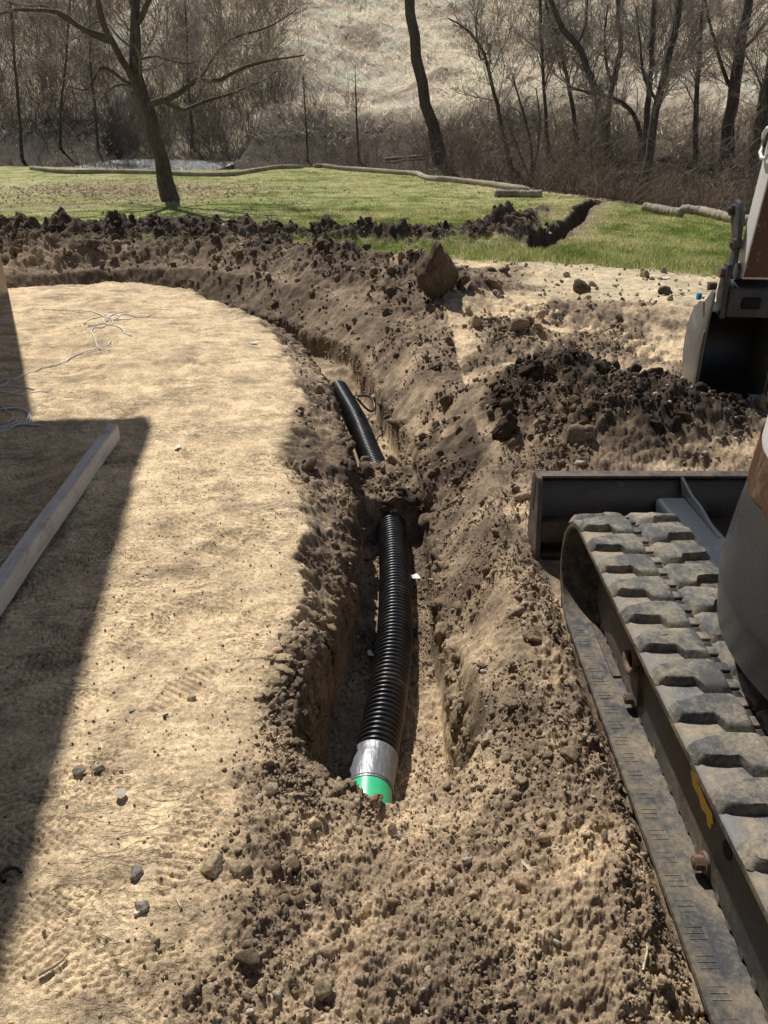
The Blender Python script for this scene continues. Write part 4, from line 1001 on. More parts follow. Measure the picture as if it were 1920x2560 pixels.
S = [(535, 2172, 74, TANC, 'larger rough tan stone of the touching pair below the smooth pad'), (602, 2178, 60, TANC, 'rounder tan stone touching the larger stone on its right'), (737, 2168, 38, DKC, 'dark round clod to the right of the touching stone pair'),
 (760, 2528, 31, PALE, 'smooth pale egg shaped stone at the bottom edge'), (809, 2484, 44, TANC, 'tan angular stone just above the pale egg shaped stone'), (200, 1934, 34, GREY, 'flat grey stone near the shadow edge, darker of two side by side'), (250, 1922, 27, PALE, 'pale oval stone right of the flat grey one near the shadow edge'),
 (342, 2188, 36, GREY, 'grey stone alone on the smooth pad left of the touching pair'), (679, 1976, 34, PALE, 'pale stone on the crumbs left of the green pipe end'), (480, 1750, 24, PALE, 'pale angular chip standing alone on the smooth pad'), (329, 1780, 22, PALE, 'small pale stone with dark crumbs near the shadow edge'),
 (352, 2270, 38, GREY, 'broken grey brown stone in the small cluster at lower left'), (1000, 2098, 30, (.34, .30, .25), 'smooth grey pebble just below the trench lip'), (977, 2072, 54, DKC, 'large dark brown clod just below the trench lip'), (1312, 2222, 52, (.42, .29, .18), 'flat orange tan stone right of centre near the track'),
 (1230, 2198, 32, TANC, 'tan knobbly stone left of the flat orange tan stone'), (1168, 2158, 28, (.55, .50, .42), 'whitish broken stone in the gravelly soil'), (1071, 2430, 30, PALE, 'pale pointed stone near the bottom in the middle'), (1033, 2516, 30, DKC, 'dark grey stone at the bottom in the middle'),
 (1226, 1846, 40, PALE, 'pale round stone on the slope right of the silver tape'), (1298, 1953, 40, TANC, 'tan stone at the top of the small stone cluster right of the trench end'), (1278, 1775, 46, (.27, .2, .135), 'brown blocky clod above the pale round stone'), (1335, 1600, 62, (.30, .22, .145), 'big brown clod on the slope beside the middle of the track'), (1150, 1520, 44, (.25, .18, .12), 'brown clod on the right trench bank'), (1420, 1890, 60, (.24, .175, .115), 'large crusty clod resting close to the track belt')]
for i, (u, v, wp, cl, lb) in enumerate(S):
    isc = 'clod' in lb
    if i == 13: u, v, wp = 985, 2085, 44
    stone_at(u, v, wp, cl, lb, 'soil clod' if isc else 'stone', 'soil_clod' if isc else 'stone', i, group='soil clods lying apart' if isc else 'stones lying on the soil', flat=.62)
stone_at(1268, 1085, 66, (.075, .055, .04), 'dark shiny slab of clay standing up at the left of the fresh pile', 'soil clod', 'soil_clod', 50, rough=.2, flat=1.0, tall=1.31, sink=.22, group='soil clods lying apart')
for k_, (u, v, wp, sd, tl) in enumerate(((1092, 742, 115, 52, 1.55), (1150, 725, 70, 53, .7))):
    stone_at(u, v, wp, (.13, .095, .062) if k_ == 0 else (.12, .088, .06), ('tall pointed lump of brown soil standing on the heap beyond the trench', 'round brown lump right of the tall pointed one on the heap')[k_], 'soil clod', 'soil_clod', sd, rough=.3, flat=1.0, tall=tl, sink=.1, group='soil clods lying apart')
for i, (u, v, wp, lb) in enumerate(((1455, 720, 42, 'round brown lump at the edge of the straw ground'), (1262, 672, 30, 'small dark lump at the edge of the grass'), (1660, 725, 34, 'brown lump left of the excavator linkage on the straw ground'), (1018, 546, 12, 'small dark clod alone on the green lawn'), (1210, 1000, 0, ''))):
    if wp: stone_at(u, v + wp * .3, wp, (.12, .088, .06), lb, 'soil clod', 'soil_clod', 60 + i, flat=.8, group='soil clods lying apart')
M_white = simple_mat('white_scrap', (.66, .65, .62), .5, var=.15, scale=50)
def scrap(u, v, w_, h_, label, name='plastic_scrap', cat='scrap', mat=None, lift=.012, rot=0.3, curl=.3, z=None):
    p = hit(u, v) if z is None else at(u, v, z); rngd = math.sqrt(p[0] ** 2 + p[1] ** 2 + (CAMZ - p[2]) ** 2)
    a, b_ = w_ * rngd / FPX / 2, h_ * rngd / FPX / 2 * 1.6
    rng = np.random.default_rng(int(u * 7 + v))
    n = 7; uu, vv2 = np.meshgrid(np.linspace(-1, 1, n), np.linspace(-1, 1, n)); uu, vv2 = uu.ravel(), vv2.ravel()
    if 'leaf' in name: uu = uu * (1 - vv2 ** 2 * .96) ** .8
    xx = uu * a * (1 - .25 * vv2 * rng.random()); yy = vv2 * b_ * (1 + .2 * uu)
    zz = curl * a * (uu ** 2) * .5 + .15 * a * gn(uu * 1.5 + u, vv2 * 1.5 + v, 3)
    c, s = math.cos(rot), math.sin(rot)
    P = np.stack([p[0] + xx * c - yy * s, p[1] + xx * s + yy * c, p[2] + lift + zz], 1)
    ii = np.arange(n * n).reshape(n, n); F = np.stack([ii[:-1, :-1], ii[:-1, 1:], ii[1:, 1:], ii[1:, :-1]], -1).reshape(-1, 4)
    return tag(np_mesh(name, P, [F], mat or M_white, origin=p, smooth=True), label, cat)
scrap(1038, 1446, 18, 13, 'white plastic scrap on the trench floor right of the pipe', z=-.44)
scrap(925, 1638, 11, 14, 'white plastic scrap half hidden under the left side of the pipe', z=-.48)
scrap(444, 1122, 16, 6, 'small white paper scrap on the pad right of the board', 'paper_scrap')
scrap(634, 860, 17, 7, 'white chip on the far part of the pad near the trench', 'paper_scrap')
scrap(1658, 698, 24, 7, 'flat pale scrap on the straw ground near the grass', 'paper_scrap')
scrap(1313, 2176, 8, 18, 'narrow pale wood chip right of centre in the gravelly soil', 'wood_chip', 'wood chip', rot=.6, mat=simple_mat('chip_wood', (.60, .52, .40), .8))
scrap(305, 1999, 26, 20, 'crumpled pale dead leaf on the smooth pad', 'dead_leaf', 'leaf', mat=simple_mat('pale_leaf', (.50, .44, .35), .8, var=.35, scale=60), curl=.35)
scrap(342, 1078, 14, 8, 'crumpled leaf in the shade by the far end of the board', 'dead_leaf', 'leaf', mat=bpy.data.materials['pale_leaf'], curl=.35)
M_stick = simple_mat('dry_stick', (.34, .26, .18), .9, var=.4, scale=30)
def stick(pix, r, label, mat=M_stick, name='twig', cat='twig'):
    pts = [hit(u, v) for u, v in pix]; P = spline(pts, 14); P[:, 2] = terrain(P[:, 0], P[:, 1])['z'] + r * 1.3
    V1, F1 = strands(P[None], np.linspace(r, r * .7, 14)[None], 6)
    return tag(np_mesh(name, V1, [F1], mat, origin=P[7], smooth=True), label, cat)
stick([(98, 2445), (125, 2430), (150, 2415), (170, 2402)], .0035, 'grey forked twig on the sunny pad at lower left')
stick([(415, 1805), (410, 1795), (422, 1790)], .004, 'curled dark twig right of the boot prints', simple_mat('dark_stick', (.06, .045, .035), .9))
stick([(1605, 2435), (1612, 2405), (1616, 2385), (1614, 2370)], .003, 'pale straw stalk lying near the track at lower right', simple_mat('straw_stalk', (.62, .52, .36), .8))
stick([(14, 2215), (8, 2200), (22, 2188), (45, 2185), (58, 2192)], .006, 'black curled cable end in the shade at the left edge', M_pipe, 'cable_end', 'cable')
stick([(442, 2248), (450, 2268), (456, 2276)], .003, 'short pale curved stalk below the smooth pad', bpy.data.materials['straw_stalk'])
# ------------------------------------------------------------------ mini excavator
def dusty(name, base, dust, rough=.5, amount=(.45, .7), scale=7, metal=0, bmp=.002, fine=70, rust=None, spec=.5):
    m, nt, b = new_mat(name); v = coords(nt)
    f = noise(nt, v, scale, 7, .72, .4); f2 = noise(nt, v, fine, 5, .75)
    add = N(nt, 'ShaderNodeMath', operation='MULTIPLY_ADD'); nt.links.new(f2, add.inputs[0]); add.inputs[1].default_value = .35; nt.links.new(f, add.inputs[2])
    k = ramp(nt, add.outputs[0], [(amount[0] + .17, g3(0)), (amount[1] + .17, g3(1))])
    c = mixc(nt, k, base, dust)
    c = mixc(nt, 1.0, c, ramp(nt, f2, [(.3, g3(.8)), (.7, g3(1.15))]), 'MULTIPLY')
    if rust:
        fr = noise(nt, v, scale * 1.7 + 3, 6, .75)
        c = mixc(nt, ramp(nt, fr, [(rust[1], g3(0)), (rust[1] + .05, g3(1))]), c, rust[0])
    if name == 'belt_rubber': c = mixc(nt, 1.0, c, attr_col(nt), 'MULTIPLY')
    nt.links.new(c, b.inputs['Base Color'])
    rr = ramp(nt, k, [(0, g3(rough)), (1, g3(.9))]); nt.links.new(rr, b.inputs['Roughness']); b.inputs['Metallic'].default_value = metal
    b.inputs['Specular IOR Level'].default_value = spec
    if bmp: nt.links.new(bump(nt, f2, bmp), b.inputs['Normal'])
    return m
DUST = (.30, .24, .16)
M_rub = dusty('dusty_rubber', (.070, .070, .069), (.34, .29, .205), .65, (.42, .70), 9, bmp=.0025, fine=90)
M_belt = dusty('belt_rubber', (.068, .070, .073), (.40, .315, .205), .5, (.42, .70), 5, bmp=.0015, fine=60)
M_frame = dusty('track_frame_paint', (.030, .029, .028), (.20, .16, .11), .5, (.42, .75), 4, bmp=.001, fine=50, rust=((.20, .085, .03), .66))
M_blade = dusty('blade_paint', (.018, .018, .02), (.12, .085, .06), .42, (.50, .85), 3, bmp=.001, rust=((.14, .065, .04), .63))
M_edge = dusty('worn_steel', (.06, .05, .045), (.20, .15, .115), .5, (.4, .7), 14, metal=.4, bmp=.001)
M_rust = dusty('rusty_steel', (.12, .07, .05), (.22, .15, .11), .75, (.4, .7), 20, bmp=.001)
M_body = dusty('charcoal_paint', (.040, .045, .052), (.11, .105, .095), .27, (.58, .95), 2.5, bmp=.0006, fine=160)
M_brown = dusty('scuffed_brown', (.20, .10, .055), (.40, .30, .24), .5, (.5, .75), 10, bmp=.001)
M_whitep = dusty('white_paint', (.76, .75, .73), (.55, .48, .40), .35, (.6, .9), 6, bmp=.0008)
M_stickm = dusty('worn_brown_stick', (.10, .05, .03), (.34, .25, .17), .6, (.60, .66), 26, bmp=.001, fine=60)
M_bucket = dusty('bucket_steel', (.16, .16, .155), (.32, .28, .21), .42, (.52, .9), 6, metal=.25, bmp=.001)
M_link = dusty('link_steel', (.045, .045, .048), (.20, .16, .12), .45, (.5, .8), 9, metal=.2, bmp=.0008)
M_tooth = dusty('bright_tooth', (.75, .75, .74), (.45, .4, .33), .3, (.6, .8), 20, metal=.5)
M_toothd = dusty('muddy_tooth', (.17, .125, .085), (.30, .22, .15), .9, (.4, .6), 22, bmp=.006)
M_yellow = simple_mat('yellow_sticker', (.75, .50, .02), .5, var=.2, scale=30, colr2=(.30, .2, .03), thr=(.3, .42))
M_blue = simple_mat('blue_plastic', (.06, .38, .68), .4)
M_glass = simple_mat('cab_glass', (.03, .035, .04), .08)
XC, YC = 1.39, 1.40
X0, X1 = .655, 1.015
GZ = -.005
exc = empty('mini_excavator', (XC, YC, 0), 'mini excavator at right with rubber tracks, black blade, white arm and bucket', 'excavator')
# --- track profile (y,z), outer surface of the belt without lugs
RF, ZF, YF = .205, .232, 2.270       # front idler
RB, ZB, YB = .215, .242, .52         # rear sprocket
BT = .028
def track_path(off=0.0, n=420):
    """closed loop, running rearwards along the top; returns points and outward normals"""
    pts = []
    for a in np.linspace(-math.pi / 2, math.pi / 2, 60): pts.append((YF + (RF + off) * math.cos(a), ZF + (RF + off) * math.sin(a)))
    top0 = (YF, ZF + RF + off); top1 = (YB, ZB + RB + off)
    for t in np.linspace(0, 1, 120)[1:-1]: pts.append((top0[0] + (top1[0] - top0[0]) * t, top0[1] + (top1[1] - top0[1]) * t - .006 * math.sin(math.pi * t)))
    for a in np.linspace(math.pi / 2, 3 * math.pi / 2, 60): pts.append((YB + (RB + off) * math.cos(a), ZB + (RB + off) * math.sin(a)))
    for t in np.linspace(0, 1, 120)[1:-1]: pts.append((YB + (YF - YB) * t, ZB - RB - off + ((ZF - RF) - (ZB - RB)) * t))
    P = np.array(pts + pts[:1]); L_ = np.concatenate([[0], np.cumsum(np.linalg.norm(np.diff(P, axis=0), axis=1))])
    s = np.linspace(0, L_[-1], n + 1)[:-1]
    Q = np.stack([np.interp(s, L_, P[:, 0]), np.interp(s, L_, P[:, 1])], 1)
    tn = np.roll(Q, -1, 0) - np.roll(Q, 1, 0); tn /= np.linalg.norm(tn, axis=1, keepdims=True)
    nn = np.stack([tn[:, 1], -tn[:, 0]], 1)
    return Q, nn, tn, L_[-1]
def build_track(x0, x1, mirror, detail=True):
    Wd = x1 - x0
    Q, nn, tn, Lt = track_path()
    n = len(Q)
    prof = [(0.0, -BT + .006), (.006, -BT), (Wd * .40, -BT), (Wd * .60, -BT), (Wd - .006, -BT), (Wd, -BT + .006), (Wd, -.008), (Wd - .012, 0), (Wd * .5, .002), (.012, 0), (0, -.008)]
    V = []
    for i in range(n):
        for (a, h) in prof:
            p = Q[i] + nn[i] * h; V.append(((x0 + a) if not mirror else (x1 - a), p[0], p[1]))
    k = len(prof); ii = np.arange(n * k).reshape(n, k); j2 = np.roll(ii, -1, 0); F = np.stack([ii, np.roll(ii, -1, 1), np.roll(j2, -1, 1), j2], -1).reshape(-1, 4)
    bb = Batch(); pc = np.array([.55, .6, .9, .9, .6, .55, .7, 1, 1, 1, .7]); bb.add(np.array(V), F, np.repeat(np.tile(pc, n)[:, None], 3, 1))
    return bb, Q, nn, tn, Lt
def frame_at(Q, nn, tn, Lt, s):
    n = len(Q); f = (s / Lt) % 1 * n; i = int(f) % n; j = (i + 1) % n; t = f - int(f)
    q = Q[i] * (1 - t) + Q[j] * t; a = nn[i] * (1 - t) + nn[j] * t; a /= np.linalg.norm(a); b = tn[i] * (1 - t) + tn[j] * t; b /= np.linalg.norm(b)
    return q, a, b
def lugs(x0, x1, mirror, bb, Q, nn, tn, Lt):
    Wd = x1 - x0; nl = int(round(Lt / .131)); pitch = Lt / nl
    pieces = []
    rng = np.random.default_rng(9)
    def emit(q, a, b, poly, hbot, htop, taper, shade=None, jit=.0):
        if shade is None:
            poly = poly * np.array([1.0, 1.16])
            nx = np.roll(poly, -1, 0); poly = np.stack([poly * .88 + nx * .12, poly * .12 + nx * .88], 1).reshape(-1, 2)
        m_ = len(poly); c = np.mean(poly, 0)
        rings = [(hbot, 1.0 + taper * .6), (hbot + (htop - hbot) * .35, 1.0 + taper * .38), (hbot + (htop - hbot) * .70, 1.0 + taper * .16), (hbot + (htop - hbot) * .88, 1.0), (hbot + (htop - hbot) * .97, .92), (htop, .80), (htop + .0006, .4)]
        Vv = []
        for h, s_ in rings:
            for (pa, pb) in poly:
                pa2 = c[0] + (pa - c[0]) * (1 + (s_ - 1) * .5); pb2 = c[1] + (pb - c[1]) * s_
                w_ = q + a * (h + jit * rng.normal()) + b * pb2
                xx = (x0 + pa2) if not mirror else (x1 - pa2)
                Vv.append((xx, w_[0], w_[1]))
        i2 = np.arange(len(rings) * m_).reshape(len(rings), m_)
        F = np.stack([i2[:-1], np.roll(i2, -1, 1)[:-1], np.roll(i2, -1, 1)[1:], i2[1:]], -1).reshape(-1, 4)
        top = np.array([i2[-1]])
        if shade is None: pieces.append((np.array(Vv), [F, top]))
        else:
            bb.add(np.array(Vv), F, np.full((len(Vv), 3), shade)); bb.F.append(top + (bb.n - len(Vv)))
    for i in range(nl):
        s = i * pitch
        q, a, b = frame_at(Q, nn, tn, Lt, s)
        # tn runs rearwards on the top run: positive pb is towards the rear (towards the camera)
        L1 = [(.012, -.024), (.05, -.036), (Wd * .25, -.047), (Wd * .44, -.046), (Wd * .455, .000), (Wd * .44, .043), (Wd * .29, .042), (Wd * .25, .014), (.06, .016), (.014, .012)]
        emit(q, a, b, np.array(L1), -.004, .022, .62, jit=.0010)
        q, a, b = frame_at(Q, nn, tn, Lt, s + pitch * .42)
        L2 = [(Wd - .012, -.022), (Wd - .06, -.036), (Wd * .75, -.044), (Wd * .56, -.046), (Wd * .545, .000), (Wd * .56, .044), (Wd * .70, .043), (Wd * .74, .016), (Wd - .06, .014), (Wd - .014, .010)]
        emit(q, a, b, np.array(L2)[::-1], -.004, .022, .62, jit=.0010)
        for h_ in (0, .5):
            q, a, b = frame_at(Q, nn, tn, Lt, s + pitch * (h_ + .22))
            emit(q, a, b, np.array([(Wd * .455, -.017), (Wd * .545, -.017), (Wd * .545, .014), (Wd * .455, .014)]), -.002, .010, .1, .85)
            q, a, b = frame_at(Q, nn, tn, Lt, s + pitch * (h_ + .47))
            emit(q, a, b, np.array([(Wd * .465, -.011), (Wd * .535, -.011), (Wd * .535, .013), (Wd * .465, .013)]), -.001, .0035, .0, .05)
    return pieces
simple_mat('slot_dark', (.008, .007, .006), .9)
rb, Q_, nn_, tn_, Lt = build_track(X0, X1, False)
LUGS = lugs(X0, X1, False, rb, Q_, nn_, tn_, Lt)
# moulded marks on the inner face of the bottom run, and guide lugs
def slab(B, x0, x1, y0, y1, z0, z1):
    Vv = np.array([(x0, y0, z0), (x1, y0, z0), (x1, y1, z0), (x0, y1, z0), (x0, y0, z1), (x1, y0, z1), (x1, y1, z1), (x0, y1, z1)])
    B.add(Vv + RNG.normal(size=Vv.shape) * .0003, np.array([[0, 3, 2, 1], [4, 5, 6, 7], [0, 1, 5, 4], [1, 2, 6, 5], [2, 3, 7, 6], [3, 0, 4, 7]]), np.full((8, 3), .9))
zb = ZB - RB + BT
y = .55; k = 0
while y < 2.25:
    for j in range(3): slab(rb, X0 + .012, X0 + .052, y + j * .014, y + j * .014 + .0022, zb - .001, zb + .0011)
    slab(rb, X0 + .050, X0 + .053, y, y + .031, zb - .001, zb + .0011)
    y += .0655; k += 1
y = .5
while y < 2.3: slab(rb, X0 + .105, X0 + .16, y, y + .022, zb - .001, zb + .022); y += .0655
belt = rb.build('rubber_track', M_belt, exc, smooth=True)
me_ = belt.data; bm_ = bmesh.new(); bm_.from_mesh(me_)
for e_ in bm_.edges:
    if len(e_.link_faces) == 2 and e_.calc_face_angle(0) > .6: e_.smooth = False
bm_.to_mesh(me_); bm_.free()
for v_, f_ in LUGS:                       # every tread block is a piece of its own on the belt
    lug = np_mesh('tread_lug', v_, f_, M_rub, belt, origin=exc.location, smooth=True)
    lug.data.set_sharp_from_angle(angle=math.radians(42))
# far side track, hidden behind the body from here
belt2, q2, n2, t2_, l2_ = build_track(XC * 2 - X1, XC * 2 - X0, True)
belt2.build('rubber_track', M_belt, exc, smooth=True)
# --- track frame
def side_frame(xa, xb):
    bm = bmesh.new()
    poly = [(.42, .075), (2.0, .062), (2.22, .075), (2.31, .13), (2.32, .25), (2.24, .325), (1.7, .355), (.9, .36), (.45, .33), (.38, .2)]
    prism(bm, poly, xa, xb, 'x')
    return bm_obj('track_frame', bm, M_frame, exc, bevel=.012, seg=3)
XF = X0 + .105
fr = side_frame(XF, X1 - .05); side_frame(XC * 2 - X1 + .05, XC * 2 - XF)
def childbm(name, bm, mat, par, **kw): return bm_obj(name, bm, mat, par, **kw)
bm = bmesh.new(); prism(bm, [(1.95, .040), (2.24, .040), (2.26, .05), (2.25, .06), (1.96, .062)], XF - .026, XF - .0, 'x'); childbm('guide_rail', bm, M_edge, fr, bevel=.004)
# tie-down hook: a bent flat bar
th = np.linspace(math.radians(80), math.radians(330), 26)
hk = np.stack([np.full(26, XF - .022), 1.85 + .047 * np.cos(th) * 1.0, .225 + .047 * np.sin(th)], 1)
hk = np.concatenate([[[XF - .01, 1.825, .285]], hk, [[XF + .01, 1.905, .19]]])
V1, F1 = strands(hk[None], np.full((1, len(hk)), .013), 8); np_mesh('tie_down_hook', V1, [F1], M_rust, fr, origin=exc.location, smooth=True)
bm = bmesh.new(); prism(bm, [(1.77, .10), (1.91, .10), (1.95, .28), (1.83, .30)], XF - .012, XF + .002, 'x'); childbm('hook_plate', bm, M_frame, fr, bevel=.004)
for (by, bz_) in ((1.82, .088), (1.243, .088), (.66, .088)):
    bm = bmesh.new(); cyl(bm, (XF - .008, by, bz_), (XF + .002, by, bz_), .026, 24); cyl(bm, (XF - .030, by, bz_), (XF - .007, by, bz_), .0185, 6); cyl(bm, (XF - .033, by, bz_), (XF - .028, by, bz_), .010, 16)
    childbm('frame_bolt', bm, M_rust, fr, bevel=.002)
# torn warning sticker on the frame (no readable writing left on it)
bm = bmesh.new()
pol = [(1.165, .245), (1.150, .262), (1.13, .262), (1.115, .255), (1.06, .247), (1.03, .250), (1.012, .232), (1.022, .226), (1.016, .212), (1.034, .205), (1.05, .222), (1.075, .213), (1.10, .226), (1.14, .222)]
pol = [(p_[0] + .24, p_[1] - .028) for p_ in pol]
prism(bm, pol, XF - .0022, XF - .0006, 'x'); childbm('warning_sticker', bm, M_yellow, fr, smooth=False)
bm = bmesh.new(); cyl(bm, (XF - .0015, 1.177, .211), (XF + .0, 1.177, .211), .022, 24); childbm('frame_hole', bm, bpy.data.materials['slot_dark'], fr)
# idler and sprocket inside the belt
for (yy, zz, r_) in ((YF, ZF, RF - BT - .004), (YB, ZB, RB - BT - .004)):
    bm = bmesh.new(); cyl(bm, (X0 + .13, yy, zz), (X1 - .13, yy, zz), r_, 40); cyl(bm, (X0 + .115, yy, zz), (X0 + .14, yy, zz), r_ * .55, 32); childbm('idler_wheel' if yy > 1 else 'drive_sprocket', bm, M_frame, exc, bevel=.006)
# --- dozer blade
BX0, BX1 = .628, 2.15
BY = 2.835
bm = bmesh.new()
arc = []
for t in np.linspace(0, 1, 14): arc.append((BY + .055 * math.cos(math.pi * t) * 0 + .10 * (4 * (t - .5) ** 2) - .0, .002 + .330 * t))
front = [(p[0] + .014, p[1]) for p in arc]
prism(bm, arc + front[::-1], BX0 + .018, BX1 - .018, 'x'); blade = bm_obj('dozer_blade', bm, M_blade, exc, bevel=0)
bm = bmesh.new(); box(bm, ((BX0 + BX1) / 2, BY - .012, .018), (BX1 - BX0 - .04, .06, .03)); box(bm, ((BX0 + BX1) / 2, BY - .005, .13), (BX1 - BX0 - .04, .07, .10)); childbm('back_beam', bm, M_blade, blade, bevel=.008)
bm = bmesh.new(); box(bm, ((BX0 + BX1) / 2, BY + .092, .334), (BX1 - BX0 - .04, .055, .012)); childbm('top_lip', bm, M_edge, blade, bevel=.004)
for xa in (BX0, BX1 - .02):
    bm = bmesh.new()
    outer = [(BY - .075, -.003), (BY + .13, -.003), (BY + .135, .315), (BY + .10, .345), (BY + .03, .345), (BY - .00, .315)]
    prism(bm, outer, xa, xa + .02, 'x'); childbm('end_plate', bm, M_edge if xa < 1 else M_blade, blade, bevel=.004)
    bm = bmesh.new(); prism(bm, [(BY + .045, .20), (BY + .055, .19), (BY + .075, .19), (BY + .085, .20), (BY + .085, .325), (BY + .075, .337), (BY + .055, .337), (BY + .045, .325)], xa - .0012, xa + .0, 'x'); childbm('plate_slot', bm, bpy.data.materials['slot_dark'], blade, smooth=False)
for ax in (1.19, XC * 2 - 1.19):
    bm = bmesh.new(); s_ = -1 if ax < XC else 1
    vs = box(bm, (0, 0, 0), (.15, 1.15, .13))
    Mx = Matrix.Translation((ax, BY - .56, .225)) @ Matrix.Rotation(math.radians(-2), 4, 'X')
    bmesh.ops.transform(bm, matrix=Mx, verts=bm.verts); childbm('blade_arm', bm, M_body, exc, bevel=.028, seg=4)
    bm = bmesh.new(); prism(bm, [(BY - .36, .285), (BY - .30, .29), (BY - .15, .312), (BY - .06, .312), (BY + .07, .338), (BY + .055, .28)], ax + .035, ax + .047, 'x'); childbm('gusset', bm, M_body, blade, bevel=.002)
# --- undercarriage and slewing ring
bm = bmesh.new(); box(bm, (XC, YC, .30), (.75, .85, .22)); childbm('car_body', bm, M_frame, exc, bevel=.03)
bm = bmesh.new(); cyl(bm, (XC, YC, .40), (XC, YC, .54), .33, 48); childbm('slew_ring', bm, M_frame, exc, bevel=.008)
# --- upper structure: a round plan body of revolution with a crease near its lower edge
def rev(bm, prof, n=96):
    rings = []
    for (r, z) in prof: rings.append([bm.verts.new((XC + r * math.cos(2 * math.pi * i / n), YC + r * math.sin(2 * math.pi * i / n), z)) for i in range(n)])
    for a, b_ in zip(rings, rings[1:]):
        for i in range(n): bm.faces.new((a[i], a[(i + 1) % n], b_[(i + 1) % n], b_[i]))
    bm.faces.new(rings[0][::-1]); bm.faces.new(rings[-1])
bm = bmesh.new(); rev(bm, [(.50, .548), (.585, .55), (.593, .556), (.600, .60), (.607, .655), (.611, .672), (.611, .684), (.609, .70), (.600, .80), (.588, .90), (.582, .96), (.580, .985)]); childbm('upper_body', bm, M_body, exc, angle=40)
# white engine cover with scuffed brown lower band
bm = bmesh.new(); rev(bm, [(.573, .99), (.581, .998), (.577, 1.08), (.565, 1.22), (.54, 1.32), (.45, 1.36), (.1, 1.37)]); childbm('engine_cover', bm, M_whitep, exc)
bm = bmesh.new(); npt = 40; lo, up_ = [], []
rng = np.random.default_rng(4)
for i in range(npt):
    a = math.radians(118 + 72 * i / (npt - 1)); e = .905 + .006 * math.sin(i * .9) + .008 * rng.random() - (.012 if i in (6, 7, 8, 20, 21) else 0)
    lo.append(bm.verts.new((XC + .5905 * math.cos(a), YC + .5905 * math.sin(a), e))); up_.append(bm.verts.new((XC + .5845 * math.cos(a), YC + .5845 * math.sin(a), 1.01)))
for i in range(npt - 1): bm.faces.new((lo[i], lo[i + 1], up_[i + 1], up_[i]))
r_ = bmesh.ops.extrude_face_region(bm, geom=bm.faces[:]); childbm('worn_band', bm, M_brown, exc)
# cab, out of the picture to the upper right
bm = bmesh.new(); box(bm, (XC + .02, YC - .02, 1.86), (.86, .95, .96)); childbm('cab', bm, M_whitep, exc, bevel=.05)
bm = bmesh.new(); box(bm, (XC - .412, YC - .02, 2.0), (.012, .7, .5)); childbm('cab_window', bm, M_glass, exc, bevel=.003)
# --- arm: a vertical plane through the machine and the bucket
tgt = at(1838, 900, .30); KX, KY = 1.92, 1.84
ax_d = Vector((tgt[0] - KX, tgt[1] - KY, 0)); reach = ax_d.length; ax_d.normalize()
yaw = math.atan2(ax_d.x, ax_d.y)
def MA(y, z): return Matrix.Translation((KX, KY, 0)) @ Matrix.Rotation(-yaw, 4, 'Z') @ Matrix.Translation((0, y, z))
BYR = reach + .02
A0 = MA(BYR, 0)                      # local x right, y away from the machine, z up; bucket mouth at y = 0
base_z = .03
BW = .205                           # half width of the bucket
# bucket shell
back = [(.02, .56), (.10, .60), (.20, .585), (.30, .52), (.365, .42), (.385, .30), (.36, .19), (.30, .10), (.22, .045), (.10, .01), (-.02, -.005)]
inner = [(p[0] - .012 * (1 if 1 else 0), p[1] + .010) for p in back][::-1]
inner = [(-.02, .007), (.10, .022), (.215, .057), (.29, .11), (.348, .195), (.371, .30), (.352, .412), (.29, .508), (.195, .572), (.10, .587), (.03, .548)]
bm = bmesh.new(); prism(bm, [(p[0], p[1] + base_z) for p in back] + [(p[0], p[1] + base_z) for p in inner], -BW, BW, 'x', A0); bucket = bm_obj('bucket', bm, M_blade, exc, angle=50)  # dark paint on the shell puts the shade inside into the colour
sp_ = [(-.02, -.006), (.10, .008), (.222, .043), (.304, .098), (.364, .19), (.389, .30), (.369, .422), (.303, .523), (.20, .589), (.10, .604), (.03, .66), (-.02, .70), (-.055, .69), (-.06, .64), (-.035, .52), (-.03, .3), (-.045, .12), (-.05, .02)]
for sx in (-1, 1):
    bm = bmesh.new(); prism(bm, [(p[0], p[1] + base_z) for p in sp_], sx * BW, sx * (BW + .014), 'x', A0); childbm('side_plate', bm, M_bucket, bucket, bevel=.003)
    bm = bmesh.new(); prism(bm, [(.0, .02), (-.062, .01), (-.058, .13), (-.045, .34), (-.05, .45), (-.02, .45), (.005, .30)] if True else [], sx * (BW + .013) if sx > 0 else -(BW + .025), sx * (BW + .025) if sx > 0 else -(BW + .013), 'x', A0 @ Matrix.Translation((0, 0, base_z))); childbm('side_cutter', bm, M_edge, bucket, bevel=.003)
bm = bmesh.new(); box(bm, (0, -.03, base_z + .002), (BW * 2 + .02, .09, .022), A0); childbm('cutting_edge', bm, M_edge, bucket, bevel=.004)
for i, tx in enumerate((-.165, -.055, .055, .165)):
    bm = bmesh.new()
    T_ = A0 @ Matrix.Translation((tx, -.06, base_z + .0)) @ Matrix.Rotation(math.radians(22), 4, 'X')
    prism(bm, [(.06, .028), (-.035, .020), (-.12, -.004), (-.12, -.010), (-.03, -.026), (.06, -.026)], -.033, .033, 'x', T_)
    childbm('bucket_tooth', bm, M_tooth if i == 3 else M_toothd, bucket, bevel=.005)
# white disc painted as light seen through a hole in the back plate
bm = bmesh.new(); cyl(bm, (-.05, .362, .40 + base_z), (-.05, .368, .40 + base_z), .013, 16, M=A0); childbm('hole_light_disc', bm, M_whitep, bucket)
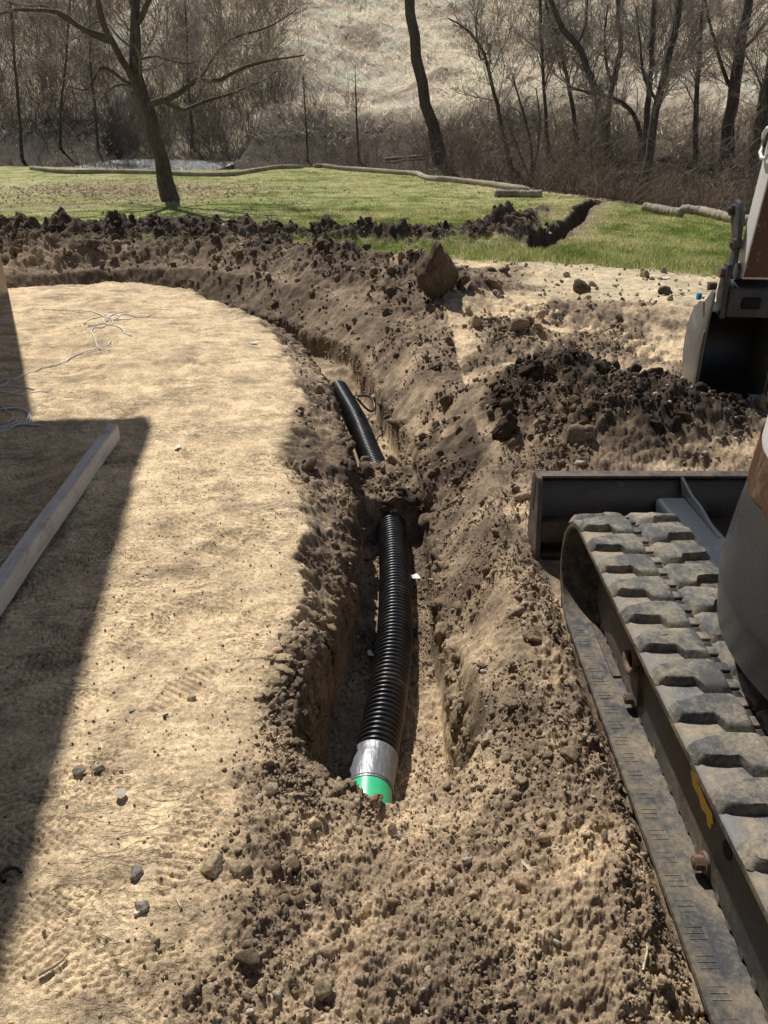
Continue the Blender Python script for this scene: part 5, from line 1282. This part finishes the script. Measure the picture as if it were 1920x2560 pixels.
# quick coupler
bm = bmesh.new(); prism(bm, [(-.075, .545), (.10, .60), (.16, .66), (.12, .73), (.02, .76), (-.06, .72), (-.085, .62)], -.135, .135, 'x', A0 @ Matrix.Translation((0, 0, base_z))); coup = bm_obj('coupler', bm, M_link, exc, bevel=.014, seg=3)
bm = bmesh.new(); box(bm, (.0, -.088, .635 + base_z), (.11, .02, .07), A0); childbm('coupler_pocket', bm, bpy.data.materials['slot_dark'], coup, bevel=.012)
for sx in (-1, 1):
    ear = [(-.09, .54), (.02, .56), (.06, .66), (.05, .78), (.03, .84), (-.01, .865), (-.05, .85), (-.065, .80), (-.06, .70)]
    bm = bmesh.new(); prism(bm, [(p[0], p[1] + base_z) for p in ear], sx * .137 if sx > 0 else -.167, sx * .167 if sx > 0 else -.137, 'x', A0); childbm('coupler_ear', bm, M_link, coup, bevel=.006)
    for (py_, pz_, pr_, pl_) in ((.0, .80, .032, .192), (.10, .70, .026, .215)):
        bm = bmesh.new(); cyl(bm, (sx * .165, py_, pz_ + base_z), (sx * pl_, py_, pz_ + base_z), pr_, 24, M=A0); childbm('coupler_pin', bm, M_rust, coup, bevel=.004)
bm = bmesh.new(); cyl(bm, (-.235, .13, .63 + base_z), (-.262, .13, .63 + base_z), .022, 20, M=A0); childbm('grease_cap', bm, M_blue, coup, bevel=.004)
# dipper stick: white side plates, worn brown face
SZ0, SZ1 = .775 + base_z, 2.7
bm = bmesh.new(); prism(bm, [(-.085, SZ0), (.045, SZ0), (.035, SZ0 + .25), (-.215, SZ1), (-.40, SZ1), (-.165, SZ0 + .5)], -.083, .083, 'x', A0); stick_o = bm_obj('dipper_stick', bm, M_whitep, exc, bevel=.012, seg=3)
bm = bmesh.new(); prism(bm, [(-.079, SZ0 + .012), (-.159, SZ0 + .5), (-.394, SZ1 - .01), (-.4035, SZ1 - .01), (-.1685, SZ0 + .5), (-.0885, SZ0 + .012)], -.076, .076, 'x', A0); childbm('worn_face', bm, M_stickm, stick_o, bevel=.002)
bm = bmesh.new(); cyl(bm, (-.10, .0, SZ0 + .03), (.10, .0, SZ0 + .03), .05, 24, M=A0); childbm('stick_pin_boss', bm, M_link, stick_o, bevel=.004)
# bucket linkage: side plates and guide link on the far side of the stick
for sx in (-1, 1):
    bm = bmesh.new()
    ln_ = [(.00, SZ0 + .14), (.04, SZ0 + .13), (.09, SZ0 + .18), (.15, SZ0 + .26), (.20, SZ0 + .30), (.22, SZ0 + .36), (.18, SZ0 + .42), (.11, SZ0 + .41), (.04, SZ0 + .33), (-.005, SZ0 + .22)]
    prism(bm, ln_, sx * .10 if sx > 0 else -.128, sx * .128 if sx > 0 else -.10, 'x', A0); lk = bm_obj('bucket_link', bm, M_link, exc, bevel=.006)
    for (py_, pz_) in ((.02, .185), (.18, .36)):
        bm = bmesh.new(); cyl(bm, (sx * .095, py_, SZ0 + pz_), (sx * .146, py_, SZ0 + pz_), .034, 20, M=A0); cyl(bm, (sx * .145, py_, SZ0 + pz_), (sx * .158, py_, SZ0 + pz_), .018, 6, M=A0); childbm('link_pin', bm, M_link, lk, bevel=.003)
    bm = bmesh.new(); prism(bm, [(.10, .68 + base_z), (.15, .69 + base_z), (.225, SZ0 + .33), (.20, SZ0 + .40), (.14, SZ0 + .36), (.08, .74 + base_z)], sx * .062 if sx > 0 else -.092, sx * .092 if sx > 0 else -.062, 'x', A0); childbm('push_link', bm, M_link, exc, bevel=.006)
bm = bmesh.new(); cyl(bm, (0, .18, SZ0 + .36), (0, .09, SZ0 + 1.0), .022, 24, M=A0); childbm('cylinder_rod', bm, M_tooth, exc)
bm = bmesh.new(); cyl(bm, (0, .13, SZ0 + .72), (0, -.05, SZ1), .042, 24, M=A0); childbm('bucket_cylinder', bm, M_body, exc, bevel=.004)
# guard loop and hose on the stick's left side
lp = []
for (ya, za) in ((-.06, 1.36), (-.06, 1.31), (-.02, 1.28), (.05, 1.28), (.09, 1.31), (.09, 1.40), (.05, 1.43), (-.03, 1.43), (-.06, 1.40)):
    p = A0 @ Vector((-.105, ya - .12, za + .18)); lp.append(p[:])
V1, F1 = strands(np.array([lp]), np.full((1, len(lp)), .011), 8); np_mesh('hose_guard', V1, [F1], M_whitep, stick_o, origin=exc.location, smooth=True)
# boom, out of the picture
bm = bmesh.new()
prism(bm, [(-.06, .75), (.11, .72), (.35, 1.75), (.8, 2.55), (1.7, 2.85), (reach - .15, 2.60), (reach - .15, 2.78), (1.7, 3.12), (.7, 2.85), (.15, 1.95)], -.10, .10, 'x', MA(0, 0)); childbm('boom', bm, M_whitep, exc, bevel=.02)

bm = bmesh.new(); cyl(bm, (KX, KY, .52), (KX, KY, .95), .13, 28); childbm('swing_post', bm, M_link, exc, bevel=.01)
bm = bmesh.new(); box(bm, ((XC + KX) / 2 + .12, (YC + KY) / 2 + .1, .62), (.42, .42, .14)); childbm('post_bracket', bm, M_body, exc, bevel=.02)
